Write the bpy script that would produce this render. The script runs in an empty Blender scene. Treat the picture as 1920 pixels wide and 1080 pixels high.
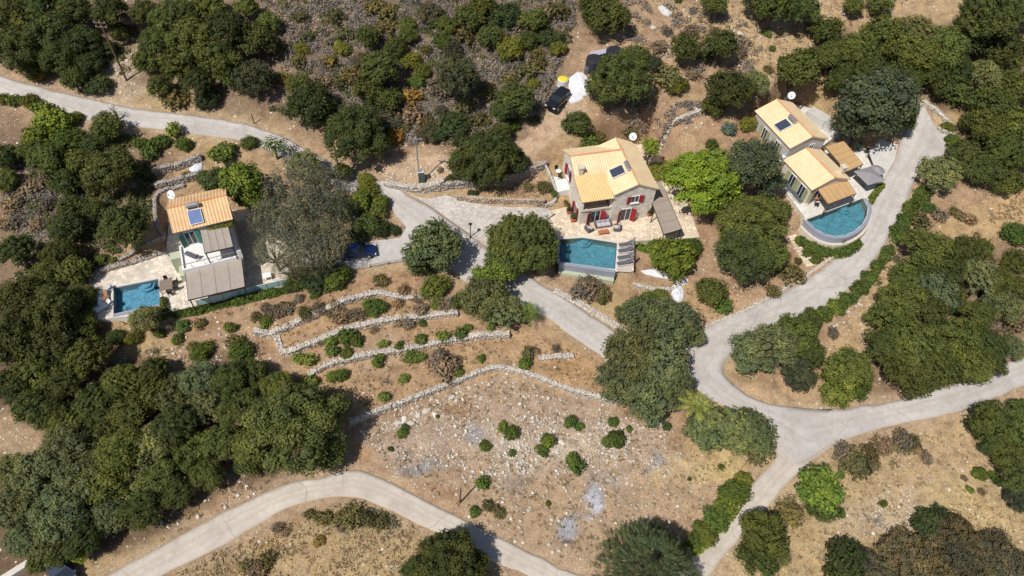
import bpy, math, random
import numpy as np
from mathutils.geometry import tessellate_polygon
from mathutils import Vector, Matrix

# ------------------------------------------------------------------ camera, sky, sun, exposure
sc = bpy.context.scene
COL = sc.collection
F = 1300.0; NX, NY = 890.0, 1570.0; H = 66.0          # focal length in px of a 1920 wide frame, nadir point, height
_n = np.array([NX - 960, -(NY - 540), -F]); _n /= np.linalg.norm(_n)
_up = -_n
_fw = np.array([0, 0, -1.0]); _yv = _fw - _up * (_fw @ _up); _yv /= np.linalg.norm(_yv)
_xv = np.cross(_yv, _up)
RM = np.array([_xv, _yv, _up])
cam_d = bpy.data.cameras.new('camera'); cam = bpy.data.objects.new('camera', cam_d); COL.objects.link(cam)
cam_d.sensor_width = 36.0; cam_d.lens = F / 1920 * 36.0; cam_d.clip_start = 0.5; cam_d.clip_end = 6000
M4 = Matrix([list(RM[0]) + [0], list(RM[1]) + [0], list(RM[2]) + [H], [0, 0, 0, 1]])
cam.matrix_world = M4
sc.camera = cam

SUN_EL = math.radians(55); SUN_DIR = (0.65, 0.76)      # horizontal travel of the light
_l = math.hypot(*SUN_DIR)
sd = Vector((SUN_DIR[0] / _l * math.cos(SUN_EL), SUN_DIR[1] / _l * math.cos(SUN_EL), -math.sin(SUN_EL)))
sun_d = bpy.data.lights.new('sun', 'SUN'); sun_d.energy = 4.35; sun_d.angle = math.radians(0.53); sun_d.color = (1.0, 0.955, 0.89)
sun = bpy.data.objects.new('sun', sun_d); COL.objects.link(sun)
sun.rotation_euler = sd.to_track_quat('-Z', 'Y').to_euler()
w = bpy.data.worlds.new('World'); sc.world = w; w.use_nodes = True
nt = w.node_tree; bg = nt.nodes['Background']
sky = nt.nodes.new('ShaderNodeTexSky'); sky.sky_type = 'NISHITA'; sky.sun_disc = False
sky.sun_elevation = SUN_EL
sky.sun_rotation = math.atan2(-sd.x, -sd.y)
nt.links.new(sky.outputs[0], bg.inputs[0]); bg.inputs[1].default_value = 0.075
sc.view_settings.view_transform = 'Standard'; sc.view_settings.look = 'None'
sc.view_settings.exposure = 0.0; sc.view_settings.gamma = 1.0
sc.cycles.max_bounces = 6; sc.cycles.transparent_max_bounces = 12
sc.cycles.caustics_reflective = False; sc.cycles.caustics_refractive = False

# ------------------------------------------------------------------ terrain maths
def zb(x, y):
    y = np.asarray(y, float); x = np.asarray(x, float)
    def soft(t, k=6.): return np.logaddexp(0, t / k) * k
    z = -4.0 + 0.08 * y + 0.10 * soft(y - 52) + 0.16 * soft(y - 66) - 0.2 * soft(y - 260)
    return z + 0.25 * np.sin(x * .07 + 1.3) * np.sin(y * .09) + 0.15 * np.sin(x * .17 + y * .13)
def ray(px, py): return RM @ np.array([px - 960., -(py - 540.), -F])
def at_z(px, py, z):
    d = ray(px, py); return np.array([0, 0, H]) + d * ((z - H) / d[2])
def on(px, py, h=0.):
    z = 0.
    for _ in range(40):
        p = at_z(px, py, z); z2 = float(zb(p[0], p[1])) + h
        if abs(z2 - z) < 1e-3: break
        z += (z2 - z) * .6
    return at_z(px, py, z)
def proj(P):
    c = (np.asarray(P, float) - np.array([0, 0, H])) @ RM
    return 960 + F * c[..., 0] / -c[..., 2], 540 - F * c[..., 1] / -c[..., 2]
def scale_at(p):
    c = (np.array(p, float) - np.array([0, 0, H])) @ RM; return F / -c[2]

def poly_sd(px, py, poly):
    """signed distance to a polygon, positive inside (vectorised)"""
    px = np.asarray(px, float); py = np.asarray(py, float)
    d2 = np.full(px.shape, 1e18); ins = np.zeros(px.shape, bool)
    n = len(poly)
    for i in range(n):
        ax, ay = poly[i][:2]; bx, by = poly[(i + 1) % n][:2]
        ex, ey = bx - ax, by - ay; L = ex * ex + ey * ey + 1e-12
        t = np.clip(((px - ax) * ex + (py - ay) * ey) / L, 0, 1)
        d2 = np.minimum(d2, (px - ax - t * ex) ** 2 + (py - ay - t * ey) ** 2)
        c = ((ay > py) != (by > py)); 
        if ey != 0: ins ^= c & (px < ex * (py - ay) / ey + ax)
    return np.where(ins, 1, -1) * np.sqrt(d2)
def line_d(px, py, pts):
    """distance to a polyline and the side (positive = left of its direction)"""
    px = np.asarray(px, float); py = np.asarray(py, float)
    best = np.full(px.shape, 1e18); side = np.zeros(px.shape); endt = np.zeros(px.shape)
    n = len(pts) - 1
    for i in range(n):
        ax, ay = pts[i][:2]; bx, by = pts[i + 1][:2]
        ex, ey = bx - ax, by - ay; L = ex * ex + ey * ey + 1e-12
        tr = ((px - ax) * ex + (py - ay) * ey) / L; t = np.clip(tr, 0, 1)
        d = np.sqrt((px - ax - t * ex) ** 2 + (py - ay - t * ey) ** 2)
        s = ex * (py - ay) - ey * (px - ax)
        over = np.zeros(px.shape)
        if i == 0: over = np.where(tr < 0, -tr * math.sqrt(L), over)
        if i == n - 1: over = np.where(tr > 1, (tr - 1) * math.sqrt(L), over)
        m = d < best
        best = np.where(m, d, best); side = np.where(m, np.sign(s), side); endt = np.where(m, over, endt)
    return best, side, endt
def smooth(a, b, t):
    t = np.clip((t - a) / (b - a), 0, 1); return t * t * (3 - 2 * t)
_rs = np.random.RandomState(5)
_tab = _rs.rand(256, 256)
def vnoise(x, y):
    xi = np.floor(x).astype(int); yi = np.floor(y).astype(int); fx = x - xi; fy = y - yi
    fx = fx * fx * (3 - 2 * fx); fy = fy * fy * (3 - 2 * fy)
    g = lambda a, b: _tab[a & 255, b & 255]
    return (g(xi, yi) * (1 - fx) + g(xi + 1, yi) * fx) * (1 - fy) + (g(xi, yi + 1) * (1 - fx) + g(xi + 1, yi + 1) * fx) * fy
def fbm(x, y, o=4):
    s = 0; a = .5; 
    for i in range(o): s = s + a * vnoise(x * 2 ** i + 17 * i, y * 2 ** i + 31 * i); a *= .5
    return s / (1 - .5 ** o)

# ------------------------------------------------------------------ layout read from the photograph (1920 x 1080 px)
def catmull(pts, n):
    P = np.array(pts, float); out = []
    for i in range(len(P) - 1):
        p0 = P[max(i - 1, 0)]; p1 = P[i]; p2 = P[i + 1]; p3 = P[min(i + 2, len(P) - 1)]
        for k in range(n):
            t = k / n
            out.append(.5 * ((2 * p1) + (-p0 + p2) * t + (2 * p0 - 5 * p1 + 4 * p2 - p3) * t * t + (-p0 + 3 * p1 - 3 * p2 + p3) * t ** 3))
    out.append(P[-1]); return np.array(out)
# edge pairs: one side x y, other side x y
ROADS = {
 'upper_road': [(-60,120,-60,160),(-20,135,-20,172),(60,160,60,196),(150,181,150,222),(230,200,230,236),(300,209,300,243),(400,222,400,256),(480,238,478,270),(560,272,540,300),(640,315,610,345),(700,335,690,368),(752,362,735,392)],
 'middle_road': [(716,338,700,356),(735,343,716,366),(766,366,738,396),(800,384,760,424),(835,407,792,456),(870,432,830,492),(920,468,880,532),(975,508,940,565),(1040,548,1012,588),(1110,592,1065,624),(1180,634,1120,664),(1270,655,1180,705),(1330,690,1290,720)],
 'villa_road': [(1728,192,1757,243),(1697,245,1788,266),(1676,303,1752,308),(1653,342,1716,340),(1630,385,1697,388),(1611,440,1672,430),(1575,478,1655,466),(1520,520,1600,535),(1440,562,1520,592),(1370,592,1440,622),(1300,628,1375,660),(1264,660,1357,690),(1285,705,1368,716),(1325,745,1405,742),(1380,770,1440,757),(1445,815,1500,765),(1450,850,1560,768)],
 'right_road': [(1400,741,1400,790),(1440,757,1455,835),(1500,765,1500,872),(1570,767,1560,832),(1630,760,1635,808),(1690,750,1700,793),(1765,727,1775,777),(1830,707,1850,752),(1920,666,1920,722),(1990,635,1990,690)],
 'lane_road': [(1450,780,1600,815),(1457,835,1550,843),(1440,877,1492,890),(1405,917,1440,952),(1350,980,1385,1010),(1297,1042,1335,1075),(1235,1115,1275,1150)],
 'lower_road': [(130,1118,210,1135),(200,1080,302,1080),(300,1025,400,1032),(400,970,480,985),(480,933,540,952),(540,906,612,933),(600,897,650,931),(655,881,685,936),(710,895,750,965),(755,917,800,990),(805,942,850,1014),(865,972,905,1043),(960,1020,965,1070),(1035,1057,1030,1098),(1110,1090,1100,1135)],
}
def strip_world(pairs, n=6):
    C = catmull(pairs, n); L = []; R = []
    for q in C: L.append(on(q[0], q[1])[:2]); R.append(on(q[2], q[3])[:2])
    return np.array(L), np.array(R)
ROADW = {k: strip_world(v) for k, v in ROADS.items()}
FLATS = {   # sheets laid on the ground
 'cobbled_driveway': [(768,364),(800,374),(838,366),(868,378),(930,388),(1022,390),(1040,400),(1010,425),(960,445),(915,462),(866,428),(800,382)],
 'driveway': [(764,424),(750,446),(700,452),(640,464),(600,480),(600,508),(640,506),(700,500),(770,488),(832,492),(800,458)],
 'gravel_apron': [(1628,284),(1650,262),(1684,272),(1676,303),(1655,338),(1645,328)],
}
FLATW = {k: [on(*q)[:2] for q in v] for k, v in FLATS.items()}
Z1, Z2, Z3, Z3B = 0.8, 2.2, 4.4, 5.8
PADS = [
 (Z1, [(166,522),(255,487),(312,466),(318,400),(470,392),(560,440),(596,480),(586,522),(480,548),(310,586),(175,600)]),
 (Z2, [(1018,398),(1075,385),(1090,330),(1110,285),(1215,268),(1270,330),(1312,445),(1190,452),(1188,508),(1050,494),(1046,447),(1032,430)]),
 (Z3, [(1463,345),(1512,412),(1540,440),(1575,448),(1606,436),(1628,410),(1628,370),(1654,334),(1632,284),(1575,250),(1490,290)]),
 (Z3B, [(1412,232),(1470,190),(1530,205),(1574,250),(1545,272),(1478,294)]),
]
PADW = [(z, [at_z(a, b, z)[:2] for a, b in pl]) for z, pl in PADS]
# dry stone walls: pixel line, thickness, height, drop of the ground on the near side
WALLS = [
 ('terrace', [(478,622),(518,625),(560,606),(620,580),(660,563),(710,552),(755,560),(795,560)], .75, .45, .7),
 ('terrace', [(519,629),(533,660),(580,646),(640,623),(700,606),(760,596),(858,590)], .8, .45, .7),
 ('terrace', [(578,702),(620,681),(700,665),(760,655),(830,641),(900,632),(955,628)], .75, .45, .7),
 ('terrace', [(655,792),(730,765),(820,730),(880,705),(935,690),(1000,705),(1080,735),(1155,755)], .55, .5, .8),
 ('low', [(1010,673),(1075,668)], .7, .35, .3),
 ('kerb', [(1040,545),(1090,571),(1140,601),(1178,626)], .95, .55, 0),
 ('kerb', [(884,440),(925,466),(965,497)], .5, .45, 0),
 ('kerb', [(1322,612),(1400,580),(1450,553),(1500,524),(1545,493),(1600,452),(1622,412)], .4, .5, 0),
 ('retaining', [(722,346),(765,356),(800,357),(832,348)], .9, .9, .4),
 ('retaining', [(834,352),(905,346),(965,335),(1022,313)], .6, .8, .5),
 ('retaining', [(856,374),(905,379),(970,381),(1020,381)], .45, .9, .4),
 ('retaining', [(1022,313),(1036,345),(1042,372),(1022,382)], .4, .7, 0),
 ('retaining', [(178,530),(190,515),(225,503),(265,488),(312,468)], .7, 1.0, 0),
 ('retaining', [(345,347),(298,362),(290,390),(296,425),(304,440),(272,462),(225,490)], .5, .6, 0),
 ('retaining', [(288,326),(330,317),(378,301)], .6, .6, .5),
 ('retaining', [(292,350),(330,342),(375,330)], .6, .6, .5),
 ('low', [(1187,534),(1230,543),(1262,541),(1275,528)], .55, .45, .3),
 ('low', [(1728,192),(1758,215),(1782,238)], .6, .6, 0),
 ('low', [(1756,244),(1772,252),(1792,266),(1768,296)], .4, .6, 0),
 ('low', [(1465,352),(1486,384),(1512,414)], .4, .5, 0),
 ('low', [(1195,252),(1250,236),(1312,214)], .5, .6, .4),
]
WALLW = [(k, np.array([on(*q)[:2] for q in pts]), th, h, dr) for k, pts, th, h, dr in WALLS]

# ------------------------------------------------------------------ the ground grid
def axis(lo, hi, step, far):
    a = list(np.arange(lo, hi + 1e-6, step)); s = step
    up = []; v = hi
    while v < far: s *= 1.35; v += s; up.append(v)
    s = step; dn = []; v = lo
    while v > -far: s *= 1.35; v -= s; dn.append(v)
    return np.array(dn[::-1] + a + up)
GX = axis(-92, 92, .42, 2500); GY = axis(10, 118, .42, 2500)
XX, YY = np.meshgrid(GX, GY)
ZZ = zb(XX, YY)
road_sd = np.full(XX.shape, -1e9)
for L, R in ROADW.values():
    poly = [tuple(p) for p in L] + [tuple(p) for p in R[::-1]]
    road_sd = np.maximum(road_sd, poly_sd(XX, YY, poly))
for pl in FLATW.values(): road_sd = np.maximum(road_sd, poly_sd(XX, YY, pl))
offroad = 1 - smooth(-1.3, -.2, road_sd)
pad_sd = np.full(XX.shape, -1e9)
for z, pl in PADW: pad_sd = np.maximum(pad_sd, poly_sd(XX, YY, pl))
for k, pts, th, h, dr in WALLW:
    if dr:
        d, s, e = line_d(XX, YY, pts)
        fade = np.exp(-d / 3.2) * (1 - smooth(0, 2.5, e)) * offroad
        ZZ += np.where(s > 0, dr * .6, -dr * .5) * fade
rough = (fbm(XX * .55, YY * .55) - .5) * .45 + (fbm(XX * 1.7 + 9, YY * 1.7) - .5) * .22
ZZ += rough * offroad * (1 - smooth(-2.5, -.3, pad_sd))
for z, pl in PADW:
    s = poly_sd(XX, YY, pl)
    wgt = smooth(-1.6, -.2, s)
    ZZ = np.where(s > -.15, z - .45, np.where(ZZ > z - .1, ZZ * (1 - wgt) + (z - .1) * wgt, ZZ))
POOL_PX = [(Z1, [(213,540),(297,523),(301,570),(213,589)]), (Z2, [(1049,449),(1094,446),(1157,456),(1153,506),(1049,491)]),
 (Z3, [(1512,412),(1618,372),(1627,388),(1625,404),(1616,421),(1602,433),(1585,441),(1566,443),(1546,439),(1528,428)])]
for z, pl in POOL_PX: ZZ = np.where(poly_sd(XX, YY, [at_z(a, b, z)[:2] for a, b in pl]) > -.35, np.minimum(ZZ, z - 1.9), ZZ)
ZZ -= .12 * smooth(.15, .5, road_sd)
def height(x, y):
    i = int(np.clip(np.searchsorted(GX, x) - 1, 0, len(GX) - 2)); j = int(np.clip(np.searchsorted(GY, y) - 1, 0, len(GY) - 2))
    fx = (x - GX[i]) / (GX[i + 1] - GX[i]); fy = (y - GY[j]) / (GY[j + 1] - GY[j])
    return float((ZZ[j, i] * (1 - fx) + ZZ[j, i + 1] * fx) * (1 - fy) + (ZZ[j + 1, i] * (1 - fx) + ZZ[j + 1, i + 1] * fx) * fy)
def heights(x, y):
    i = np.clip(np.searchsorted(GX, x) - 1, 0, len(GX) - 2); j = np.clip(np.searchsorted(GY, y) - 1, 0, len(GY) - 2)
    fx = (x - GX[i]) / (GX[i + 1] - GX[i]); fy = (y - GY[j]) / (GY[j + 1] - GY[j])
    return (ZZ[j, i] * (1 - fx) + ZZ[j, i + 1] * fx) * (1 - fy) + (ZZ[j + 1, i] * (1 - fx) + ZZ[j + 1, i + 1] * fx) * fy

# ------------------------------------------------------------------ object helpers
def props(o, label=None, cat=None, group=None, kind=None):
    if label: o['label'] = label
    if cat: o['category'] = cat
    if group: o['group'] = group
    if kind: o['kind'] = kind
    return o
def empty(name, loc, label, cat, group=None, rz=0.):
    o = bpy.data.objects.new(name, None); COL.objects.link(o); o.location = loc; o.rotation_euler = (0, 0, rz)
    o.empty_display_size = .3
    return props(o, label, cat, group)
class MB:
    """collects faces with material slots; built as ONE mesh object"""
    def __init__(s): s.v = []; s.f = []; s.m = []
    def add(s, vs, fs, mi=0):
        b = len(s.v); s.v += [tuple(float(c) for c in p) for p in vs]
        for f in fs: s.f.append([b + i for i in f]); s.m.append(mi)
    def box(s, x0, x1, y0, y1, z0, z1, mi=0, fr=None, taper=0.):
        t = taper
        vs = [(x0, y0, z0), (x1, y0, z0), (x1, y1, z0), (x0, y1, z0), (x0 + t, y0 + t, z1), (x1 - t, y0 + t, z1), (x1 - t, y1 - t, z1), (x0 + t, y1 - t, z1)]
        if fr is not None: vs = [fr(*p) for p in vs]
        s.add(vs, [(0, 3, 2, 1), (4, 5, 6, 7), (0, 1, 5, 4), (1, 2, 6, 5), (2, 3, 7, 6), (3, 0, 4, 7)], mi)
    def bar(s, a, b, wd, ht=None, mi=0):
        a = Vector(a); b = Vector(b); d = (b - a); 
        if d.length < 1e-6: return
        d.normalize(); up = Vector((0, 0, 1)) if abs(d.z) < .95 else Vector((1, 0, 0))
        sx = d.cross(up).normalized(); sy = sx.cross(d).normalized(); ht = ht or wd
        vs = []
        for p in (a, b):
            for i, j in ((-1, -1), (1, -1), (1, 1), (-1, 1)): vs.append(p + sx * (i * wd / 2) + sy * (j * ht / 2))
        s.add(vs, [(0, 3, 2, 1), (4, 5, 6, 7), (0, 1, 5, 4), (1, 2, 6, 5), (2, 3, 7, 6), (3, 0, 4, 7)], mi)
    def tube(s, pts, rad, n=8, mi=0, cap=True):
        pts = [Vector(p) for p in pts]
        if not hasattr(rad, '__len__'): rad = [rad] * len(pts)
        rings = []
        for i, p in enumerate(pts):
            d = (pts[min(i + 1, len(pts) - 1)] - pts[max(i - 1, 0)])
            d = d.normalized() if d.length > 1e-9 else Vector((0, 0, 1))
            up = Vector((0, 0, 1)) if abs(d.z) < .9 else Vector((1, 0, 0))
            sx = d.cross(up).normalized(); sy = sx.cross(d).normalized()
            rings.append([p + (sx * math.cos(2 * math.pi * k / n) + sy * math.sin(2 * math.pi * k / n)) * rad[i] for k in range(n)])
        vs = [q for r in rings for q in r]; fs = []
        for i in range(len(pts) - 1):
            for k in range(n): a = i * n + k; b = i * n + (k + 1) % n; fs.append((a, b, b + n, a + n))
        if cap: fs.append(tuple(range(n))[::-1]); fs.append(tuple(range((len(pts) - 1) * n, len(pts) * n)))
        s.add(vs, fs, mi)
    def prism(s, poly, z0, z1, mi=0, holes=(), side=None, bottom=False):
        """poly: world xy list; z0 / z1 heights (z1 number)"""
        loops = [[Vector((p[0], p[1], 0)) for p in poly]] + [[Vector((p[0], p[1], 0)) for p in h] for h in holes]
        tris = tessellate_polygon(loops); allp = [p for l in loops for p in l]
        top = []
        for t in tris:
            a, b, c = (allp[i] for i in t)
            top.append(t if (b - a).cross(c - a).z > 0 else (t[0], t[2], t[1]))
        s.add([(p.x, p.y, z1) for p in allp], top, mi)
        for l in loops:
            n = len(l); vs = [(p.x, p.y, z0) for p in l] + [(p.x, p.y, z1) for p in l]
            s.add(vs, [(i, (i + 1) % n, n + (i + 1) % n, n + i) for i in range(n)], mi if side is None else side)
    def build(s, name, mats, parent=None, smooth=False, local=False):
        me = bpy.data.meshes.new(name)
        off = Vector((0, 0, 0))
        if parent is not None and not local: off = parent.matrix_basis.translation
        root = parent
        if parent is not None and not local and parent.parent is not None:
            off = Vector((0, 0, 0)); q = parent
            while q is not None: off = off + q.location; q = q.parent
        me.from_pydata([(p[0] - off[0], p[1] - off[1], p[2] - off[2]) for p in s.v], [], s.f)
        if not isinstance(mats, (list, tuple)): mats = [mats]
        for m in mats: me.materials.append(m)
        if len(mats) > 1: me.polygons.foreach_set('material_index', s.m)
        if smooth: me.polygons.foreach_set('use_smooth', [True] * len(me.polygons))
        me.update()
        o = bpy.data.objects.new(name, me); COL.objects.link(o)
        if parent is not None: o.parent = parent
        return o
class Frame:
    def __init__(s, x, y, z, ang):
        s.o = (x, y, z); s.c = math.cos(ang); s.s = math.sin(ang); s.a = ang
    def __call__(s, u, v, w_=0.): return (s.o[0] + u * s.c - v * s.s, s.o[1] + u * s.s + v * s.c, s.o[2] + w_)
    def inv(s, p):
        dx, dy = p[0] - s.o[0], p[1] - s.o[1]; return dx * s.c + dy * s.s, -dx * s.s + dy * s.c
def copy_tree(o, parent=None):
    c = o.copy(); COL.objects.link(c)
    if parent is not None: c.parent = parent
    for ch in list(o.children): copy_tree(ch, c)
    return c

# ------------------------------------------------------------------ materials
MATS = {}
class NB:
    def __init__(s, name):
        s.m = bpy.data.materials.new(name); s.m.use_nodes = True; s.t = s.m.node_tree
        s.b = s.t.nodes['Principled BSDF']; s.out = s.t.nodes['Material Output']; MATS[name] = s.m
    def n(s, typ, **kw):
        nd = s.t.nodes.new(typ)
        for k, v in kw.items():
            if k.startswith('_'): setattr(nd, k[1:], v)
            else: nd.inputs[k.replace('__', ' ')].default_value = v
        return nd
    def l(s, a, b): s.t.links.new(a, b)
    def pos(s): return s.n('ShaderNodeNewGeometry').outputs['Position']
    def obj(s): return s.n('ShaderNodeTexCoord').outputs['Object']
    def noise(s, vec, scale, detail=4., rough=.6):
        nd = s.n('ShaderNodeTexNoise', Scale=scale, Detail=detail, Roughness=rough); s.l(vec, nd.inputs['Vector']); return nd.outputs['Fac']
    def ramp(s, fac, stops):
        r = s.n('ShaderNodeValToRGB'); e = r.color_ramp.elements
        while len(e) < len(stops): e.new(.5)
        for el, (p, c) in zip(e, stops): el.position = p; el.color = (*c, 1) if len(c) == 3 else c
        s.l(fac, r.inputs[0]); return r.outputs[0]
    def val(s, fac, a, b):
        r = s.n('ShaderNodeMapRange'); r.inputs['To Min'].default_value = a; r.inputs['To Max'].default_value = b; s.l(fac, r.inputs['Value']); return r.outputs[0]
    def rng(s, fac, f0, f1, a, b):
        r = s.n('ShaderNodeMapRange'); 
        for k, v in (('From Min', f0), ('From Max', f1), ('To Min', a), ('To Max', b)): r.inputs[k].default_value = v
        s.l(fac, r.inputs['Value']); return r.outputs[0]
    def mix(s, fac, a, b, blend='MIX'):
        m = s.n('ShaderNodeMix', _data_type='RGBA', _blend_type=blend)
        for sock, x in ((m.inputs[0], fac), (m.inputs[6], a), (m.inputs[7], b)):
            if hasattr(x, 'is_linked') or hasattr(x, 'links'): s.l(x, sock)
            elif hasattr(x, '__len__'): sock.default_value = (*x[:3], 1)
            else: sock.default_value = x
        return m.outputs[2]
    def math(s, op, a, b=0.):
        m = s.n('ShaderNodeMath', _operation=op)
        for sock, x in ((m.inputs[0], a), (m.inputs[1], b)):
            if hasattr(x, 'links'): s.l(x, sock)
            else: sock.default_value = x
        return m.outputs[0]
    def bump(s, h, strength=.3, dist=.05):
        b = s.n('ShaderNodeBump', Strength=strength, Distance=dist); s.l(h, b.inputs['Height']); s.l(b.outputs[0], s.b.inputs['Normal'])
    def base(s, c):
        if hasattr(c, 'links'): s.l(c, s.b.inputs['Base Color'])
        else: s.b.inputs['Base Color'].default_value = (*c, 1)
    def rough(s, v, spec=.3): s.b.inputs['Roughness'].default_value = v; s.b.inputs['Specular IOR Level'].default_value = spec
def simple(name, col, rough=.7, var=.18, scale=3., metal=0., spec=.3, bump=0.):
    k = NB(name); p = k.obj(); nz = k.noise(p, scale, 5.); nz2 = k.noise(p, scale * 7, 3.)
    a = tuple(c * (1 - var) for c in col); b = tuple(min(1, c * (1 + var)) for c in col)
    c = k.mix(k.rng(nz, .3, .7, 0, 1), a, b); c = k.mix(k.rng(nz2, .3, .7, 0, .35), c, tuple(q * .75 for q in col))
    k.base(c); k.rough(rough, spec); k.b.inputs['Metallic'].default_value = metal
    if bump: k.bump(nz2, bump, .03)
    return k.m
# ------------------------------------------------------------------ ground
P3 = np.stack([XX, YY, ZZ], -1)
PX, PY = proj(P3)
dep = -((P3 - np.array([0, 0, H])) @ RM)[..., 2]
PX = np.where(dep > 5, np.clip(PX, -3000, 5000), -3000); PY = np.where(dep > 5, np.clip(PY, -2000, 3000), 3000)
wx = PX + (fbm(XX * .22, YY * .22) - .5) * 90 + (fbm(XX * 1.1, YY * 1.1) - .5) * 26
wy = PY + (fbm(XX * .22 + 50, YY * .22) - .5) * 70 + (fbm(XX * 1.1, YY * 1.1 + 40) - .5) * 22
f1 = fbm(XX * .12, YY * .12 + 7); f2 = fbm(XX * .6 + 3, YY * .6); f3 = fbm(XX * 2.1, YY * 2.1 + 11, 3)
def lerp(a, b, t): return a + (np.asarray(b) - a) * t[..., None]
SOIL = np.zeros(XX.shape + (3,)); SOIL[:] = (.40, .275, .180)
SOIL = lerp(SOIL, (.46, .335, .185), smooth(.45, .7, f1))
SOIL = lerp(SOIL, (.33, .205, .125), smooth(.52, .75, f2) * .8)
SOIL = lerp(SOIL, (.27, .195, .12), smooth(.6, .8, f3) * .7)
STONY = np.zeros(XX.shape) + .06
def zone(poly, col, k, soft=18, stony=None):
    global SOIL, STONY
    m = smooth(-soft, soft, poly_sd(wx, wy, poly)) * k
    SOIL = lerp(SOIL, col, m)
    if stony is not None: STONY = STONY + (stony - STONY) * m
def ell(cx, cy, rx, ry, col, k, stony=None):
    global SOIL, STONY
    r = np.sqrt(((wx - cx) / rx) ** 2 + ((wy - cy) / ry) ** 2)
    m = (1 - smooth(.45, 1.25, r)) * k
    SOIL = lerp(SOIL, col, m)
    if stony is not None: STONY = STONY + (stony - STONY) * m
# the scrub covered upper slope, darker floor
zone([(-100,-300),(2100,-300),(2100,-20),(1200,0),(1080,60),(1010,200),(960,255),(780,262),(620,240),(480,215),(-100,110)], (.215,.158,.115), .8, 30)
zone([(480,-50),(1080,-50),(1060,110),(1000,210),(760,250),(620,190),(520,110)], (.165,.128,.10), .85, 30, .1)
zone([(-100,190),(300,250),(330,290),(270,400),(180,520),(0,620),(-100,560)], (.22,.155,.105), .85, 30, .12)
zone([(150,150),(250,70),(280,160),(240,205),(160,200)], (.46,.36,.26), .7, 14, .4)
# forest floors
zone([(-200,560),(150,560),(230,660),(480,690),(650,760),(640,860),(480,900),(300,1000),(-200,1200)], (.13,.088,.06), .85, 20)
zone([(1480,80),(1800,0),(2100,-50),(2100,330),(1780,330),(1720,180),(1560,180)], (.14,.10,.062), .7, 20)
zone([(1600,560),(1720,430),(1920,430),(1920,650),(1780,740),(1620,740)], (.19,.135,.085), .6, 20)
# the dirt track up to the dark car
zone([(700,335),(780,285),(870,280),(960,255),(1010,225),(1030,200),(1075,205),(1060,245),(1010,280),(880,308),(858,345),(770,340)], (.54,.39,.27), .95, 7, .08)
zone([(1010,225),(1040,180),(1095,180),(1100,200),(1060,240)], (.50,.37,.26), .9, 8, .1)
ell(1245,105,26,24,(.58,.44,.29),.9)
# upper right dry grass
zone([(1180,0),(1500,0),(1900,-40),(1800,40),(1560,70),(1500,160),(1420,150),(1330,60)], (.48,.35,.21), .8, 22, .12)
ell(1415,235,70,30,(.37,.23,.15),.8)
zone([(1230,200),(1330,215),(1340,260),(1250,270)], (.42,.27,.18), .8, 14)
# terraces
zone([(480,600),(760,540),(850,560),(1010,620),(1150,690),(1160,740),(940,680),(660,785),(560,690)], (.475,.315,.185), .65, 16, .05)
ell(1080,690,90,45,(.47,.30,.16),.8); ell(690,660,80,40,(.45,.33,.23),.7)
zone([(620,500),(770,492),(800,530),(780,560),(640,570),(560,590)], (.42,.265,.165), .75, 14)
# the stony field
zone([(660,800),(930,700),(1150,760),(1260,800),(1250,860),(1150,880),(900,900),(760,880)], (.43,.325,.245), .8, 22, .34)
ell(1010,830,140,45,(.52,.43,.34),.75,.8); ell(1130,800,120,30,(.47,.37,.28),.6,.6)
ell(770,840,70,30,(.46,.36,.28),.6,.5); ell(900,770,80,36,(.44,.33,.25),.5,.4)
ell(840,765,46,20,(.37,.22,.13),.7,.1); ell(1020,800,40,25,(.36,.23,.15),.6)
zone([(720,900),(1250,850),(1380,870),(1260,1040),(1110,1075),(950,1000)], (.46,.34,.235), .7, 24, .12)
ell(1350,872,70,34,(.58,.45,.22),.9,.02); ell(1260,880,55,26,(.56,.44,.28),.6)
ell(1090,770,80,30,(.40,.30,.22),.5,.3)
for a in ((885,825,24,26,.85),(788,884,40,17,.9),(1108,935,23,27,1.),(1072,990,24,34,.95),(1213,872,16,22,.8),(1015,790,20,14,.4),(1140,900,45,20,.45),(960,905,30,25,.35)):
    ell(*a[:4], (.30,.295,.31), a[4], .35)
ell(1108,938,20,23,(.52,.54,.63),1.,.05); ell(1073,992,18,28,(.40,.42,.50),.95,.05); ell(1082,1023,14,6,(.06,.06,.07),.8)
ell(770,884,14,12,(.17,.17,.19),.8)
ell(30,830,70,60,(.42,.31,.20),.9,.2)
# reddish earth near the road bends, dry meadow below
zone([(660,800),(720,830),(690,890),(800,910),(900,990),(860,985),(760,930),(700,885),(650,870)], (.40,.24,.14), .75, 12, .1)
zone([(300,1090),(480,1000),(640,945),(760,975),(830,1020),(900,1090),(700,1200),(200,1200)], (.44,.325,.185), .85, 14, .08)
ell(660,975,110,40,(.33,.25,.15),.7); ell(860,1010,60,14,(.52,.36,.20),.7)
ell(400,1060,90,30,(.32,.23,.14),.7)
zone([(1440,960),(1560,860),(1700,815),(1840,800),(1960,900),(1960,1150),(1380,1150),(1340,1085)], (.48,.36,.21), .85, 16, .1)
ell(1640,960,120,40,(.52,.42,.30),.7,.25); ell(1800,980,90,60,(.52,.40,.20),.6); ell(1780,860,120,40,(.42,.30,.2),.5)
zone([(1560,640),(1650,500),(1700,480),(1700,560),(1600,700),(1560,740)], (.50,.36,.21), .8, 14, .2)
zone([(1720,460),(1920,340),(1990,420),(1800,470),(1680,520)], (.52,.37,.20), .75, 14)
ell(1760,230,40,36,(.50,.36,.20),.9); ell(1860,150,40,10,(.50,.36,.2),.5)
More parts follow.
